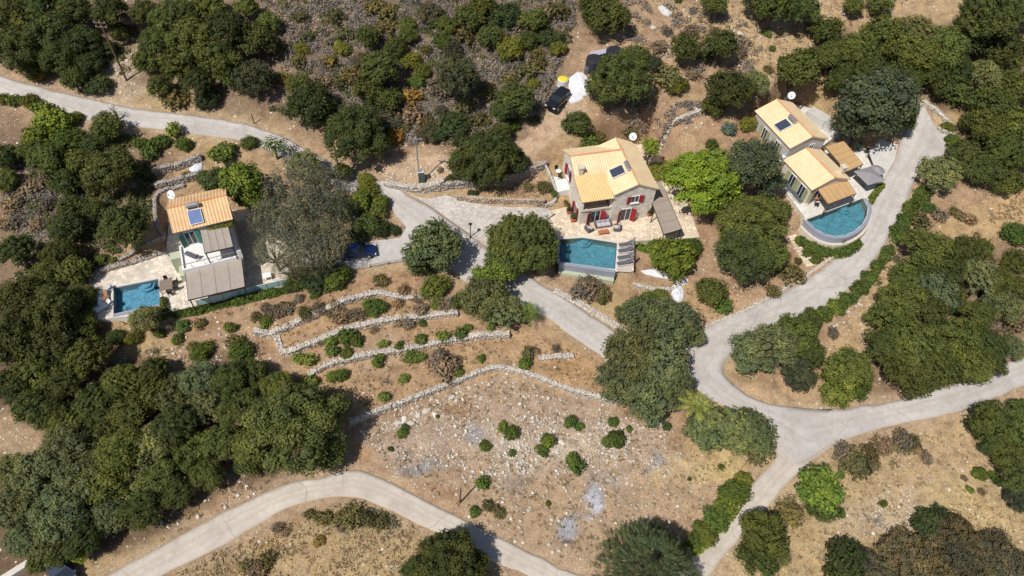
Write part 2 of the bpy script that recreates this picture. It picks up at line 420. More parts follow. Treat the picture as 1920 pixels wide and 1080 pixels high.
ell(1300,600,90,40,(.46,.29,.17),.7); ell(1510,500,30,30,(.42,.28,.18),.7); ell(1400,560,80,22,(.44,.28,.17),.7)
ell(1100,540,80,22,(.40,.28,.18),.8,.25)
ell(1390,745,50,16,(.48,.32,.2),.8); ell(1480,730,40,18,(.48,.33,.2),.8)
ell(930,360,90,14,(.46,.29,.17),.8); ell(800,320,60,14,(.48,.35,.24),.6,.5)
SOIL *= np.array([.93, .925, .90])
edge = np.exp(-np.abs(road_sd + .5) / .55)
SOIL = lerp(SOIL, (.50, .385, .27), edge * .5)
nx, ny = len(GX), len(GY)
idx = np.arange(nx * ny).reshape(ny, nx)
quads = np.stack([idx[:-1, :-1], idx[:-1, 1:], idx[1:, 1:], idx[1:, :-1]], -1).reshape(-1, 4)
def np_mesh(name, V, Q, smooth=False):
    me = bpy.data.meshes.new(name); k = Q.shape[1]
    me.vertices.add(len(V)); me.vertices.foreach_set('co', np.ascontiguousarray(V, dtype=np.float32).ravel())
    me.loops.add(Q.size); me.loops.foreach_set('vertex_index', Q.astype(np.int32).ravel())
    me.polygons.add(len(Q)); me.polygons.foreach_set('loop_start', np.arange(0, Q.size, k, dtype=np.int32))
    me.polygons.foreach_set('loop_total', np.full(len(Q), k, np.int32))
    if smooth: me.polygons.foreach_set('use_smooth', np.ones(len(Q), bool))
    me.update(calc_edges=True); me.validate(); return me
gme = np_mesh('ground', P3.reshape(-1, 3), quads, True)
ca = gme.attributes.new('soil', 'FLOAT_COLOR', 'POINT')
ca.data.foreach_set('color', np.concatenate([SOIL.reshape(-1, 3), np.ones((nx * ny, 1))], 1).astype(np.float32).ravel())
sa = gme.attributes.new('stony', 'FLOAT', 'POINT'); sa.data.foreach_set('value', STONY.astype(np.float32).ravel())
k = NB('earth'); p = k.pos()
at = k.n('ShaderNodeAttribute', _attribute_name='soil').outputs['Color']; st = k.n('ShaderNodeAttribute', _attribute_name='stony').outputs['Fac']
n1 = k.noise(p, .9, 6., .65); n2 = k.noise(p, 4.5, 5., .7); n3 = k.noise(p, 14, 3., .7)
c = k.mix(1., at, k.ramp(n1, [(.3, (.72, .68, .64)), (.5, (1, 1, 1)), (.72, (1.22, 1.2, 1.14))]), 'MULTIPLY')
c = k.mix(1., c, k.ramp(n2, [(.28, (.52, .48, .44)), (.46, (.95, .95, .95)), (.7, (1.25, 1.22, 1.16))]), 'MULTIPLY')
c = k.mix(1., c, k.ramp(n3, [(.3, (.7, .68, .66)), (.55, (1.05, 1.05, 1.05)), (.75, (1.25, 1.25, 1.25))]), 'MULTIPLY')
for sc_, thr in ((2.6, .9), (5.5, 1.15)):
    v = k.n('ShaderNodeTexVoronoi', Scale=sc_); k.l(p, v.inputs['Vector'])
    sep = k.n('ShaderNodeSeparateColor'); k.l(v.outputs['Color'], sep.inputs[0])
    pick = k.math('LESS_THAN', sep.outputs[0], k.math('MULTIPLY', st, thr))
    core = k.math('LESS_THAN', v.outputs['Distance'], k.rng(sep.outputs[1], 0, 1, .12, .38))
    c = k.mix(k.math('MULTIPLY', pick, core), c, k.ramp(sep.outputs[2], [(0, (.52, .47, .40)), (1, (.74, .70, .62))]))
k.base(c); k.rough(.95, .1)
k.bump(k.math('ADD', k.math('MULTIPLY', n2, .8), k.math('MULTIPLY', n3, .5)), .7, .12)
gme.materials.append(k.m)
ground = bpy.data.objects.new('ground', gme); COL.objects.link(ground); props(ground, 'dry tan hillside earth with stony and ashy patches', 'ground', kind='structure')

# ------------------------------------------------------------------ roads and paved sheets
def concrete(name, base, streak=True, crack=True):
    k = NB(name); p = k.pos()
    n1 = k.noise(p, .22, 5., .6); n2 = k.noise(p, 1.4, 6., .7); n3 = k.noise(p, 18, 3.)
    lo = tuple(b * .80 for b in base); hi = tuple(min(1, b * 1.12) for b in base)
    c = k.ramp(n1, [(.3, lo), (.5, base), (.7, hi)])
    c = k.mix(1., c, k.ramp(n2, [(.3, (.84, .82, .80)), (.5, (1, 1, 1)), (.7, (1.08, 1.07, 1.05))]), 'MULTIPLY')
    c = k.mix(1., c, k.ramp(n3, [(.3, (.9, .9, .9)), (.7, (1.06, 1.06, 1.06))]), 'MULTIPLY')
    n4 = k.noise(p, .55, 8., .75); c = k.mix(k.rng(n4, .52, .62, 0, .4), c, tuple(b * q for b, q in zip(base, (.80, .77, .74)))); c = k.mix(k.rng(n4, .44, .36, 0, .3), c, tuple(min(1, b * 1.14) for b in base))
    if streak:
        a = k.n('ShaderNodeAttribute', _attribute_name='lane').outputs['Fac']      # worn wheel tracks and dirty verges
        wv = k.math('ADD', a, k.math('MULTIPLY', k.math('SUBTRACT', n2, .5), .35))
        c = k.mix(k.ramp(wv, [(0, (.75,) * 3), (.10, (.2,) * 3), (.26, (.0,) * 3), (.36, (.5,) * 3), (.48, (.0,) * 3), (.58, (.45,) * 3), (.74, (0,) * 3), (.9, (.15,) * 3), (1, (.75,) * 3)]), c, tuple(b * q for b, q in zip(base, (.80, .74, .67))))
    if crack:
        v = k.n('ShaderNodeTexVoronoi', _feature='DISTANCE_TO_EDGE', Scale=.11)
        wp = k.n('ShaderNodeVectorMath', _operation='ADD'); nn = k.n('ShaderNodeTexNoise', Scale=.5, Detail=5.); k.l(p, nn.inputs['Vector'])
        k.l(p, wp.inputs[0]); k.l(nn.outputs['Color'], wp.inputs[1]); k.l(wp.outputs[0], v.inputs['Vector'])
        c = k.mix(k.math('MULTIPLY', k.math('LESS_THAN', v.outputs['Distance'], .004), .3), c, tuple(b * .45 for b in base))
    k.base(c); k.rough(.9, .15); k.bump(n3, .15, .02); return k.m
m_road = concrete('concrete_road', (.50, .468, .44))
m_lane = concrete('dusty_concrete', (.55, .495, .43))
m_drive = concrete('pale_concrete', (.50, .465, .44), streak=False)
def flag(name, base, mortar, scale, var=.25):
    k = NB(name); p = k.pos()
    v = k.n('ShaderNodeTexVoronoi', Scale=scale); k.l(p, v.inputs['Vector'])
    e = k.n('ShaderNodeTexVoronoi', _feature='DISTANCE_TO_EDGE', Scale=scale); k.l(p, e.inputs['Vector'])
    sep = k.n('ShaderNodeSeparateColor'); k.l(v.outputs['Color'], sep.inputs[0])
    c = k.ramp(sep.outputs[0], [(0, tuple(b * (1 - var) for b in base)), (.5, base), (1, tuple(min(1, b * (1 + var * .7)) for b in base))])
    c = k.mix(k.math('MULTIPLY', sep.outputs[1], .3), c, (base[0], base[1] * .86, base[2] * .66))
    c = k.mix(k.math('LESS_THAN', e.outputs['Distance'], .05), c, mortar)
    n1 = k.noise(p, .5, 4.); c = k.mix(1., c, k.ramp(n1, [(.3, (.85, .84, .83)), (.65, (1.08, 1.08, 1.08))]), 'MULTIPLY')
    k.base(c); k.rough(.85, .2); k.bump(e.outputs['Distance'], .25, .03); return k.m
m_cobble = flag('cobble_paving', (.52, .485, .455), (.41, .37, .335), 3.2)
m_gravel = flag('pale_gravel', (.58, .57, .54), (.46, .45, .43), 7., .2)
m_flag1 = flag('cream_flagstone', (.70, .64, .555), (.55, .47, .38), 1.9)
m_flag2 = flag('honey_flagstone', (.72, .62, .49), (.58, .46, .33), 2.0)
m_flag3 = flag('white_flagstone', (.72, .70, .66), (.60, .57, .52), 2.2, .15)
def road(name, mat, lift, label):
    L, R = ROADW[name]; nc = 8; n = len(L); rows = []
    # resample along, about one metre
    seg = np.concatenate([[0], np.cumsum(np.hypot(*np.diff((L + R) / 2, axis=0).T))]); m = max(8, int(seg[-1] / .8)); t = np.linspace(0, seg[-1], m)
    Li = np.stack([np.interp(t, seg, L[:, i]) for i in (0, 1)], 1); Ri = np.stack([np.interp(t, seg, R[:, i]) for i in (0, 1)], 1)
    jit = (fbm(Li[:, 0] * .8, Li[:, 1] * .8) - .5) * .5; jit2 = (fbm(Ri[:, 0] * .8 + 5, Ri[:, 1] * .8) - .5) * .5
    D = (Ri - Li); D /= np.linalg.norm(D, axis=1)[:, None]
    Li = Li + D * jit[:, None]; Ri = Ri + D * jit2[:, None]
    cols = np.linspace(0, 1, nc + 1); V = []; A = []
    for j, c in enumerate(cols):
        q = Li * (1 - c) + Ri * c; z = zb(q[:, 0], q[:, 1]) + lift
        V.append(np.concatenate([q, z[:, None]], 1)); A.append(np.full(m, c))
    for c, q in ((0, Li - D * .04), (1, Ri + D * .04)):
        z = zb(q[:, 0], q[:, 1]) - .25; V.append(np.concatenate([q, z[:, None]], 1)); A.append(np.full(m, c))
    V = np.stack(V); A = np.stack(A); ncol = V.shape[0]; order = [ncol - 2] + list(range(nc + 1)) + [ncol - 1]; V = V[order]; A = A[order]
    I = np.arange(ncol * m).reshape(ncol, m); Q = np.stack([I[:-1, :-1], I[1:, :-1], I[1:, 1:], I[:-1, 1:]], -1).reshape(-1, 4)
    me = np_mesh('road', V.reshape(-1, 3), Q); at = me.attributes.new('lane', 'FLOAT', 'POINT'); at.data.foreach_set('value', A.astype(np.float32).ravel())
    me.materials.append(mat); o = bpy.data.objects.new('road', me); COL.objects.link(o); return props(o, label, 'road', kind='structure')
road('right_road', m_road, .030, 'pale concrete road sweeping in from the right edge to the junction')
road('villa_road', m_road, .038, 'wide pale concrete road curving down past the half round pool')
road('middle_road', m_road, .034, 'concrete road descending past the middle villa to the junction')
road('upper_road', m_road, .026, 'grey concrete road crossing the upper left hillside')
road('lane_road', m_lane, .022, 'dusty concrete lane running down from the junction to the bottom edge')
road('lower_road', m_lane, .030, 'dusty concrete lane bending below the stony field')
def sheet(name, mat, pts, lift, label, thick=.3, cat='paving'):
    # finely split so that it lies on the slope
    A = np.array(pts); x0, y0 = A.min(0); x1, y1 = A.max(0); st_ = .5
    xs = np.arange(x0 - 1, x1 + 1, st_); ys = np.arange(y0 - 1, y1 + 1, st_)
    import bmesh
    bm = bmesh.new(); vs = [bm.verts.new((p[0], p[1], 0)) for p in pts]; bm.faces.new(vs)
    for axis_, arr in ((0, xs), (1, ys)):
        for v in arr:
            co = (v, 0, 0) if axis_ == 0 else (0, v, 0); no = (1, 0, 0) if axis_ == 0 else (0, 1, 0)
            bmesh.ops.bisect_plane(bm, geom=bm.verts[:] + bm.edges[:] + bm.faces[:], plane_co=co, plane_no=no)
    for v in bm.verts: v.co.z = float(zb(v.co.x, v.co.y)) + lift
    bm.normal_update()
    if sum(f.normal.z for f in bm.faces) < 0: bmesh.ops.reverse_faces(bm, faces=bm.faces[:])
    me = bpy.data.meshes.new(name); bm.to_mesh(me); bm.free(); me.materials.append(mat)
    o = bpy.data.objects.new(name, me); COL.objects.link(o); return props(o, label, cat, kind='structure')
sheet('driveway', m_cobble, FLATW['cobbled_driveway'], .045, 'grey cobbled driveway in front of the middle villa gate')
sheet('driveway', m_drive, FLATW['driveway'], .042, 'pale concrete driveway where the blue car stands')
sheet('forecourt', m_gravel, FLATW['gravel_apron'], .046, 'pale gravel forecourt beside the right villa')

# ------------------------------------------------------------------ dry stone walls, stone by stone
def stone_mat(name, a, b):
    k = NB(name); p = k.pos(); r = k.n('ShaderNodeAttribute', _attribute_name='tone').outputs['Fac']
    c = k.ramp(r, [(0, a), (.55, tuple((x + y) / 2 for x, y in zip(a, b))), (1, b)])
    n1 = k.noise(p, 6., 5.); c = k.mix(1., c, k.ramp(n1, [(.3, (.72, .70, .68)), (.6, (1.05, 1.05, 1.05))]), 'MULTIPLY')
    k.base(c); k.rough(.95, .1); k.bump(n1, .4, .05); return k.m
m_stone = stone_mat('limestone', (.46, .415, .36), (.68, .625, .55))
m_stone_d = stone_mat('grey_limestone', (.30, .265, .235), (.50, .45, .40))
m_stone_o = stone_mat('rusty_limestone', (.40, .29, .20), (.62, .53, .43))
def set_tone(me, vals):
    a = me.attributes.new('tone', 'FLOAT', 'FACE'); a.data.foreach_set('value', np.asarray(vals, np.float32))
CUBE = np.array([(-1,-1,-1),(1,-1,-1),(1,1,-1),(-1,1,-1),(-1,-1,1),(1,-1,1),(1,1,1),(-1,1,1)], float)
CF = np.array([(0,3,2,1),(4,5,6,7),(0,1,5,4),(1,2,6,5),(2,3,7,6),(3,0,4,7)])
def blocks(C, S, A, rs, jit=.22):
    """many rough stones: centres, half sizes, yaw"""
    n = len(C); B = CUBE[None] * (1 + (rs.rand(n, 8, 3) - .5) * 2 * jit); B[:, 4:, :2] *= .82; B = B * S[:, None, :]
    c, s = np.cos(A)[:, None], np.sin(A)[:, None]
    X = B[..., 0] * c - B[..., 1] * s; Y = B[..., 0] * s + B[..., 1] * c
    V = np.stack([X, Y, B[..., 2]], -1) + C[:, None, :]
    Q = (CF[None] + (np.arange(n) * 8)[:, None, None]).reshape(-1, 4)
    return V.reshape(-1, 3), Q
def stone_wall(pts, th, h, seed, mat, label, group=None, name='stone_wall'):
    th *= .78; rs = np.random.RandomState(seed); P = catmull(pts, 6); seg = np.concatenate([[0], np.cumsum(np.hypot(*np.diff(P, axis=0).T))]); Ltot = seg[-1]
    C = []; S = []; A = []
    ncr = max(3, int(round(th / .15)))
    t = 0.
    zlev = max(2, int(round((h + .7) / .24)))
    while t < Ltot:
        l = rs.uniform(.10, .25); tc = t + l / 2
        x = np.interp(tc, seg, P[:, 0]); y = np.interp(tc, seg, P[:, 1]); x2 = np.interp(min(tc + .2, Ltot), seg, P[:, 0]); y2 = np.interp(min(tc + .2, Ltot), seg, P[:, 1])
        x1 = np.interp(max(tc - .2, 0), seg, P[:, 0]); y1 = np.interp(max(tc - .2, 0), seg, P[:, 1]); a = math.atan2(y2 - y1, x2 - x1); nx_, ny_ = -math.sin(a), math.cos(a)
        zt = max(height(x + nx_ * .45, y + ny_ * .45), height(x, y)) + h * (.18 if h < .6 else .75) + rs.uniform(-.035, .035) + math.sin(t * .5 + seed) * .05
        for i in range(ncr):
            o = (i + .5) / ncr * th - th / 2
            for q in range(zlev):
                if 0 < i < ncr - 1 and q > 0: continue
                if rs.rand() < .05 and q == 0: continue
                C.append((x + nx_ * o + rs.uniform(-.04, .04), y + ny_ * o + rs.uniform(-.04, .04), zt - .12 - q * .24 + rs.uniform(-.03, .03)))
                S.append((l * .66, th / ncr * .7, .13)); A.append(a + rs.uniform(-.18, .18))
        t += l
    C = np.array(C); base = np.array([P[len(P) // 2][0], P[len(P) // 2][1], 0]); base[2] = height(base[0], base[1])
    V, Q = blocks(C - base, np.array(S), np.array(A), rs)
    me = np_mesh(name, V, Q); set_tone(me, np.repeat(rs.rand(len(C)), 6)); me.materials.append(mat)
    o = bpy.data.objects.new(name, me); o.location = base; COL.objects.link(o); return props(o, label, 'wall', group)
WL = ['uppermost pale dry stone terrace wall, wavy, below the blue car', 'second dry stone terrace wall from the top, hooked at its left end',
 'third dry stone terrace wall, running to the foot of the big oak', 'long lowest terrace wall bent in the middle above the stony field',
 'short stub of dry stone wall on the orange terrace', 'broad pale stone kerb wall beside the middle road, below the middle pool', 'low stone edging wall at the foot of the black street lamp',
 'low pale kerb wall along the left side of the wide road under the half round pool', 'thick whitish dry stone wall below the electric box', 'grey shaded stone wall between the round dark bush and the balcony terrace',
 'rusty stone wall above the cobbled driveway', 'stone wall closing the left end of the balcony terrace of the middle villa', 'tall grey retaining wall above the deck of the left pool', 'shaded wall curving round the left side of the left villa',
 'upper of two short stone walls behind the left villa', 'lower of two short stone walls behind the left villa', 'low garden wall below the white slab right of the middle pool',
 'stone wall at the top end of the concrete yard at upper right', 'stepped stone planter wall on the right of the upper yard', 'narrow stone wall on the left edge of the half round pool deck', 'tumbled stone wall on the slope behind the middle villa']
for i, (kd, pts, th, h, dr) in enumerate(WALLW):
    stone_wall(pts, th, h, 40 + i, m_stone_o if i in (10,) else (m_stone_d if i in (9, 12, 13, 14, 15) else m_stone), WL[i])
# ------------------------------------------------------------------ foliage
def foliage_mat(name, transl=.22, rough=.75):
    k = NB(name); inf = k.n('ShaderNodeObjectInfo'); tone = k.n('ShaderNodeAttribute', _attribute_name='tone').outputs['Fac']
    col = inf.outputs['Color']; rnd = inf.outputs['Random']
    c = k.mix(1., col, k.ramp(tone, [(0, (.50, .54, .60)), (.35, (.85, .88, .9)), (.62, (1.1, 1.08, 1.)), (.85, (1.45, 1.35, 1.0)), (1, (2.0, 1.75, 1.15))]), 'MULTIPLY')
    n = k.noise(k.pos(), .55, 3.)
    c = k.mix(1., c, k.ramp(n, [(.3, (.80, .86, .95)), (.7, (1.22, 1.12, .95))]), 'MULTIPLY')
    c = k.mix(1., c, k.ramp(rnd, [(0, (.84, .88, .95)), (1, (1.16, 1.10, .98))]), 'MULTIPLY')
    k.base(c); k.rough(rough, .25)
    tr = k.n('ShaderNodeBsdfTranslucent'); k.l(k.mix(1., c, (1.15, 1.2, .6), 'MULTIPLY'), tr.inputs['Color'])
    ms = k.n('ShaderNodeMixShader'); ms.inputs[0].default_value = transl
    k.l(k.b.outputs[0], ms.inputs[1]); k.l(tr.outputs[0], ms.inputs[2]); k.l(ms.outputs[0], k.out.inputs['Surface'])
    return k.m
m_leaf = foliage_mat('foliage')
m_bark = simple('bark', (.13, .10, .075), .9, .3, 4., bump=.5)
m_twig = simple('dead_twigs', (.27, .22, .18), .9, .25, 3.)
def leaves(P, N, size, rs, asp=1.7, bend=.35):
    """one folded leaf spray per point (two quads sharing a midrib would be heavier; a bent diamond is enough)"""
    n = len(P); t = rs.normal(size=(n, 3)); t -= N * (t * N).sum(1)[:, None]; t /= np.linalg.norm(t, axis=1)[:, None] + 1e-9
    b = np.cross(N, t); s = (size * rs.uniform(.6, 1.3, n))[:, None]
    a0 = P - t * s * asp * .5; a1 = P + b * s * .5 - N * s * bend * .3; a2 = P + t * s * asp * .5 - N * s * bend; a3 = P - b * s * .5 - N * s * bend * .3
    V = np.stack([a0, a1, a2, a3], 1).reshape(-1, 3); Q = np.arange(4 * n).reshape(-1, 4); return V, Q
def ico(sub=2):
    import bmesh
    bm = bmesh.new(); bmesh.ops.create_icosphere(bm, subdivisions=sub, radius=1.); bm.verts.ensure_lookup_table()
    V = np.array([v.co[:] for v in bm.verts]); T = np.array([[v.index for v in f.verts] for f in bm.faces]); bm.free(); return V, T
ICO2 = ico(2); ICO1 = ico(1)
def crown(name, seed, nl, nleaf, lsize, fz=.8, lobe=(.26, .42), spread=.68, droop=0., loose=.0, core=.64, upright=0., low=-.25):
    """unit crown (radius about 1): lobes of leaf sprays over a hidden core; returns a mesh"""
    rs = np.random.RandomState(seed)
    C = []; R = []
    g = math.pi * (3 - math.sqrt(5))
    for i in range(nl):
        z = 1 - (i + .5) / nl * (1 - low); z = np.clip(z + rs.uniform(-.1, .1), -1, 1); a = i * g + rs.uniform(-.35, .35); q = math.sqrt(max(0, 1 - z * z))
        rr = spread * rs.uniform(.82, 1.14); C.append((q * math.cos(a) * rr, q * math.sin(a) * rr, z * rr * fz)); R.append(rs.uniform(*lobe))
    C.append((0, 0, .1)); R.append(.5)
    C = np.array(C); R = np.array(R)
    pick = rs.choice(len(R), nleaf, p=R ** 2 / (R ** 2).sum())
    D = rs.normal(size=(nleaf, 3)); D[:, 2] = D[:, 2] * .8 + .25; D /= np.linalg.norm(D, axis=1)[:, None]
    rad = R[pick] * rs.uniform(.72, 1.06 + loose, nleaf)
    P = C[pick] + D * rad[:, None]
    # drop sprays buried in other lobes
    d = np.linalg.norm(P[:, None, :] - C[None], axis=2) / R[None]; d[np.arange(nleaf), pick] = 9
    keep = d.min(1) > .72
    P = P[keep]; D = D[keep]; pick = pick[keep]; n = len(P)
    # clumps within a lobe: thin some directions so that gaps open
    gn = np.sin(P @ rs.normal(size=3) * 9 + rs.rand() * 6) + np.sin(P @ rs.normal(size=3) * 13) + np.sin(P @ rs.normal(size=3) * 17)
    keep = rs.rand(n) < np.clip(.55 + .5 * gn, .06, 1); P = P[keep]; D = D[keep]; pick = pick[keep]; n = len(P)
    N = D + rs.normal(size=(n, 3)) * .38 + np.array([0, 0, .25]); N /= np.linalg.norm(N, axis=1)[:, None]
    P[:, 2] -= droop * (P[:, 0] ** 2 + P[:, 1] ** 2) * rs.rand(n)
    V, Q = leaves(P, N, lsize, rs)
    lt = rs.rand(len(R)); hz = (P[:, 2] / fz)
    tone = np.clip(lt[pick] * .38 + rs.rand(n) * .62, 0, 1)
    me_v = [V]; tri = []
    # core lobes in one dark tone: the crown's inner shade put into colour
    nb = len(V); tones = [tone]
    cv, ct = ICO1
    faces = []
    for c, r in zip(C, R):
        if core <= 0: break
        vv = cv * r * core * (1 + (rs.rand(len(cv), 1) - .5) * .35); vv[:, 2] *= fz; vv = vv + c
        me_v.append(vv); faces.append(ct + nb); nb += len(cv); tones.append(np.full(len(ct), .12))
    V = np.concatenate(me_v)
    me = bpy.data.meshes.new(name); loops = [Q.ravel()]; tot = [np.full(len(Q), 4)]
    if faces: T = np.concatenate(faces); loops.append(T.ravel()); tot.append(np.full(len(T), 3))
    lv = np.concatenate(loops).astype(np.int32); lt_ = np.concatenate(tot).astype(np.int32)
    me.vertices.add(len(V)); me.vertices.foreach_set('co', V.astype(np.float32).ravel())
    me.loops.add(len(lv)); me.loops.foreach_set('vertex_index', lv)
    me.polygons.add(len(lt_)); me.polygons.foreach_set('loop_start', np.concatenate([[0], np.cumsum(lt_)[:-1]]).astype(np.int32)); me.polygons.foreach_set('loop_total', lt_)
    me.update(calc_edges=True)
    set_tone(me, np.concatenate(tones)); me.materials.append(m_leaf); return me
def trunk_mesh(name, seed, h=1., r=.09, limbs=5, spread=.55, mat=None):
    """unit trunk: base at 0, crown centre at height h; tapered stem with limbs"""
    rs = random.Random(seed); b = MB()
    lean = (rs.uniform(-.08, .08), rs.uniform(-.08, .08))
    b.tube([(0, 0, -.25), (lean[0] * .4, lean[1] * .4, h * .3), (lean[0], lean[1], h * .62), (lean[0] * 1.3, lean[1] * 1.2, h * 1.05)], [r * 1.5, r, r * .75, r * .3], 7)
    for i in range(limbs):
        a = i * 2 * math.pi / limbs + rs.uniform(-.4, .4); z0 = h * rs.uniform(.35, .6); q = spread * rs.uniform(.7, 1.1)
        b.tube([(lean[0] * .6, lean[1] * .6, z0), (math.cos(a) * q * .5, math.sin(a) * q * .5, z0 + .22 * h), (math.cos(a) * q, math.sin(a) * q, z0 + .5 * h)], [r * .55, r * .38, r * .12], 5)
    o = b.build(name, mat or m_bark); me = o.data; bpy.data.objects.remove(o); return me
BIG = [crown('crown', 100 + i, 28, 13000, .050, .78, (.22, .36), .70, loose=.06) for i in range(4)]
OLV = [crown('crown', 120 + i, 36, 12500, .047, .68, (.18, .30), .76, loose=.16) for i in range(3)]
FIR = [crown('crown', 140 + i, 30, 12000, .046, .95, (.18, .30), .70, loose=.22, core=.66) for i in range(2)]
MED = [crown('crown', 160 + i, 16, 6000, .075, .8, (.28, .44), .64, loose=.1) for i in range(4)]
BRD = [crown('crown', 180 + i, 22, 4200, .095, .8, (.22, .38), .68, loose=.18, core=.66) for i in range(3)]
HUG = [crown('crown', 110 + i, 48, 30000, .033, .78, (.15, .27), .76, loose=.06) for i in range(2)]
LOW = [crown('shrub', 200 + i, 10, 1500, .14, .62, (.34, .5), .58, loose=.12, low=-.05) for i in range(4)]
SPR = [crown('shrub', 220 + i, 9, 520, .16, .7, (.28, .42), .48, loose=.3, core=.62, low=-.05) for i in range(3)]
SOF = [crown('shrub', 230 + i, 12, 1100, .13, .5, (.26, .42), .66, loose=.35, core=.5, low=-.05) for i in range(3)]
WSP = [crown('crown', 240 + i, 36, 17000, .028, .8, (.2, .34), .74, loose=.3, core=0, droop=.25) for i in range(2)]
TRK = [trunk_mesh('trunk', 300 + i) for i in range(4)]
TRW = [trunk_mesh('trunk', 310 + i, 1., .07, 11, .8) for i in range(2)]
# kind: meshes, object name, category, words, colour, centre height / radius, has trunk, vertical stretch
KIND = {
 'O': (BIG, 'evergreen_tree', 'tree', 'dark evergreen tree', (.082, .100, .028), .80, 1, 1.),
 'M': (BIG, 'evergreen_tree', 'tree', 'mid green evergreen tree', (.112, .136, .034), .80, 1, 1.),
 'H': (HUG, 'evergreen_tree', 'tree', 'broad evergreen oak', (.108, .134, .039), .80, 1, 1.),
 'V': (BIG, 'broadleaf_tree', 'tree', 'vivid bright green tree', (.20, .275, .034), .85, 1, 1.),
 'A': (MED, 'shrub', 'shrub', 'soft olive green shrub', (.155, .185, .075), .42, 0, .85),
 'F': (BIG, 'broadleaf_tree', 'tree', 'bushy grey green tree with tufted crown', (.150, .180, .075), .8, 1, 1.),
 'Q': (OLV, 'shrub', 'shrub', 'dark brown olive shrub', (.135, .118, .068), .45, 0, .9),
 'B': (BRD, 'broadleaf_tree', 'tree', 'bright green broadleaf tree', (.17, .225, .036), .85, 1, 1.),
 'L': (OLV, 'olive_tree', 'tree', 'grey green olive tree', (.168, .190, .084), .80, 1, 1.),
 'D': (FIR, 'conifer_tree', 'tree', 'dense blackish green conifer', (.088, .106, .056), .95, 1, 1.1),
 'T': (MED, 'evergreen_tree', 'tree', 'small round evergreen tree', (.106, .126, .031), .75, 1, 1.),
 'Y': (MED, 'shrub', 'shrub', 'yellow green shrub', (.165, .18, .035), .42, 0, .9),
 'G': (MED, 'shrub', 'shrub', 'green shrub', (.10, .145, .030), .42, 0, .85),
 'K': (MED, 'shrub', 'shrub', 'dark green shrub', (.070, .094, .032), .42, 0, .85),
 'S': (LOW, 'bush', 'bush', 'low green bush', (.11, .155, .032), .32, 0, 1.),
 'U': (SOF, 'bush', 'bush', 'low dull olive bush', (.17, .15, .06), .28, 0, 1.),
 'N': (SOF, 'bush', 'bush', 'low brown grey bush', (.25, .19, .135), .28, 0, 1.),
 'R': (LOW, 'bush', 'bush', 'low rusty orange bush', (.30, .185, .045), .32, 0, 1.),
 'C': (LOW, 'bush', 'bush', 'blue grey bush', (.11, .16, .135), .4, 0, 1.2),
 'P': (SPR, 'sapling', 'sapling', 'spindly green sapling', (.17, .22, .05), .45, 0, 1.),
 'W': (WSP, 'feathery_tree', 'tree', 'feathery brown grey tree', (.185, .188, .128), .95, 1, 1.),
}
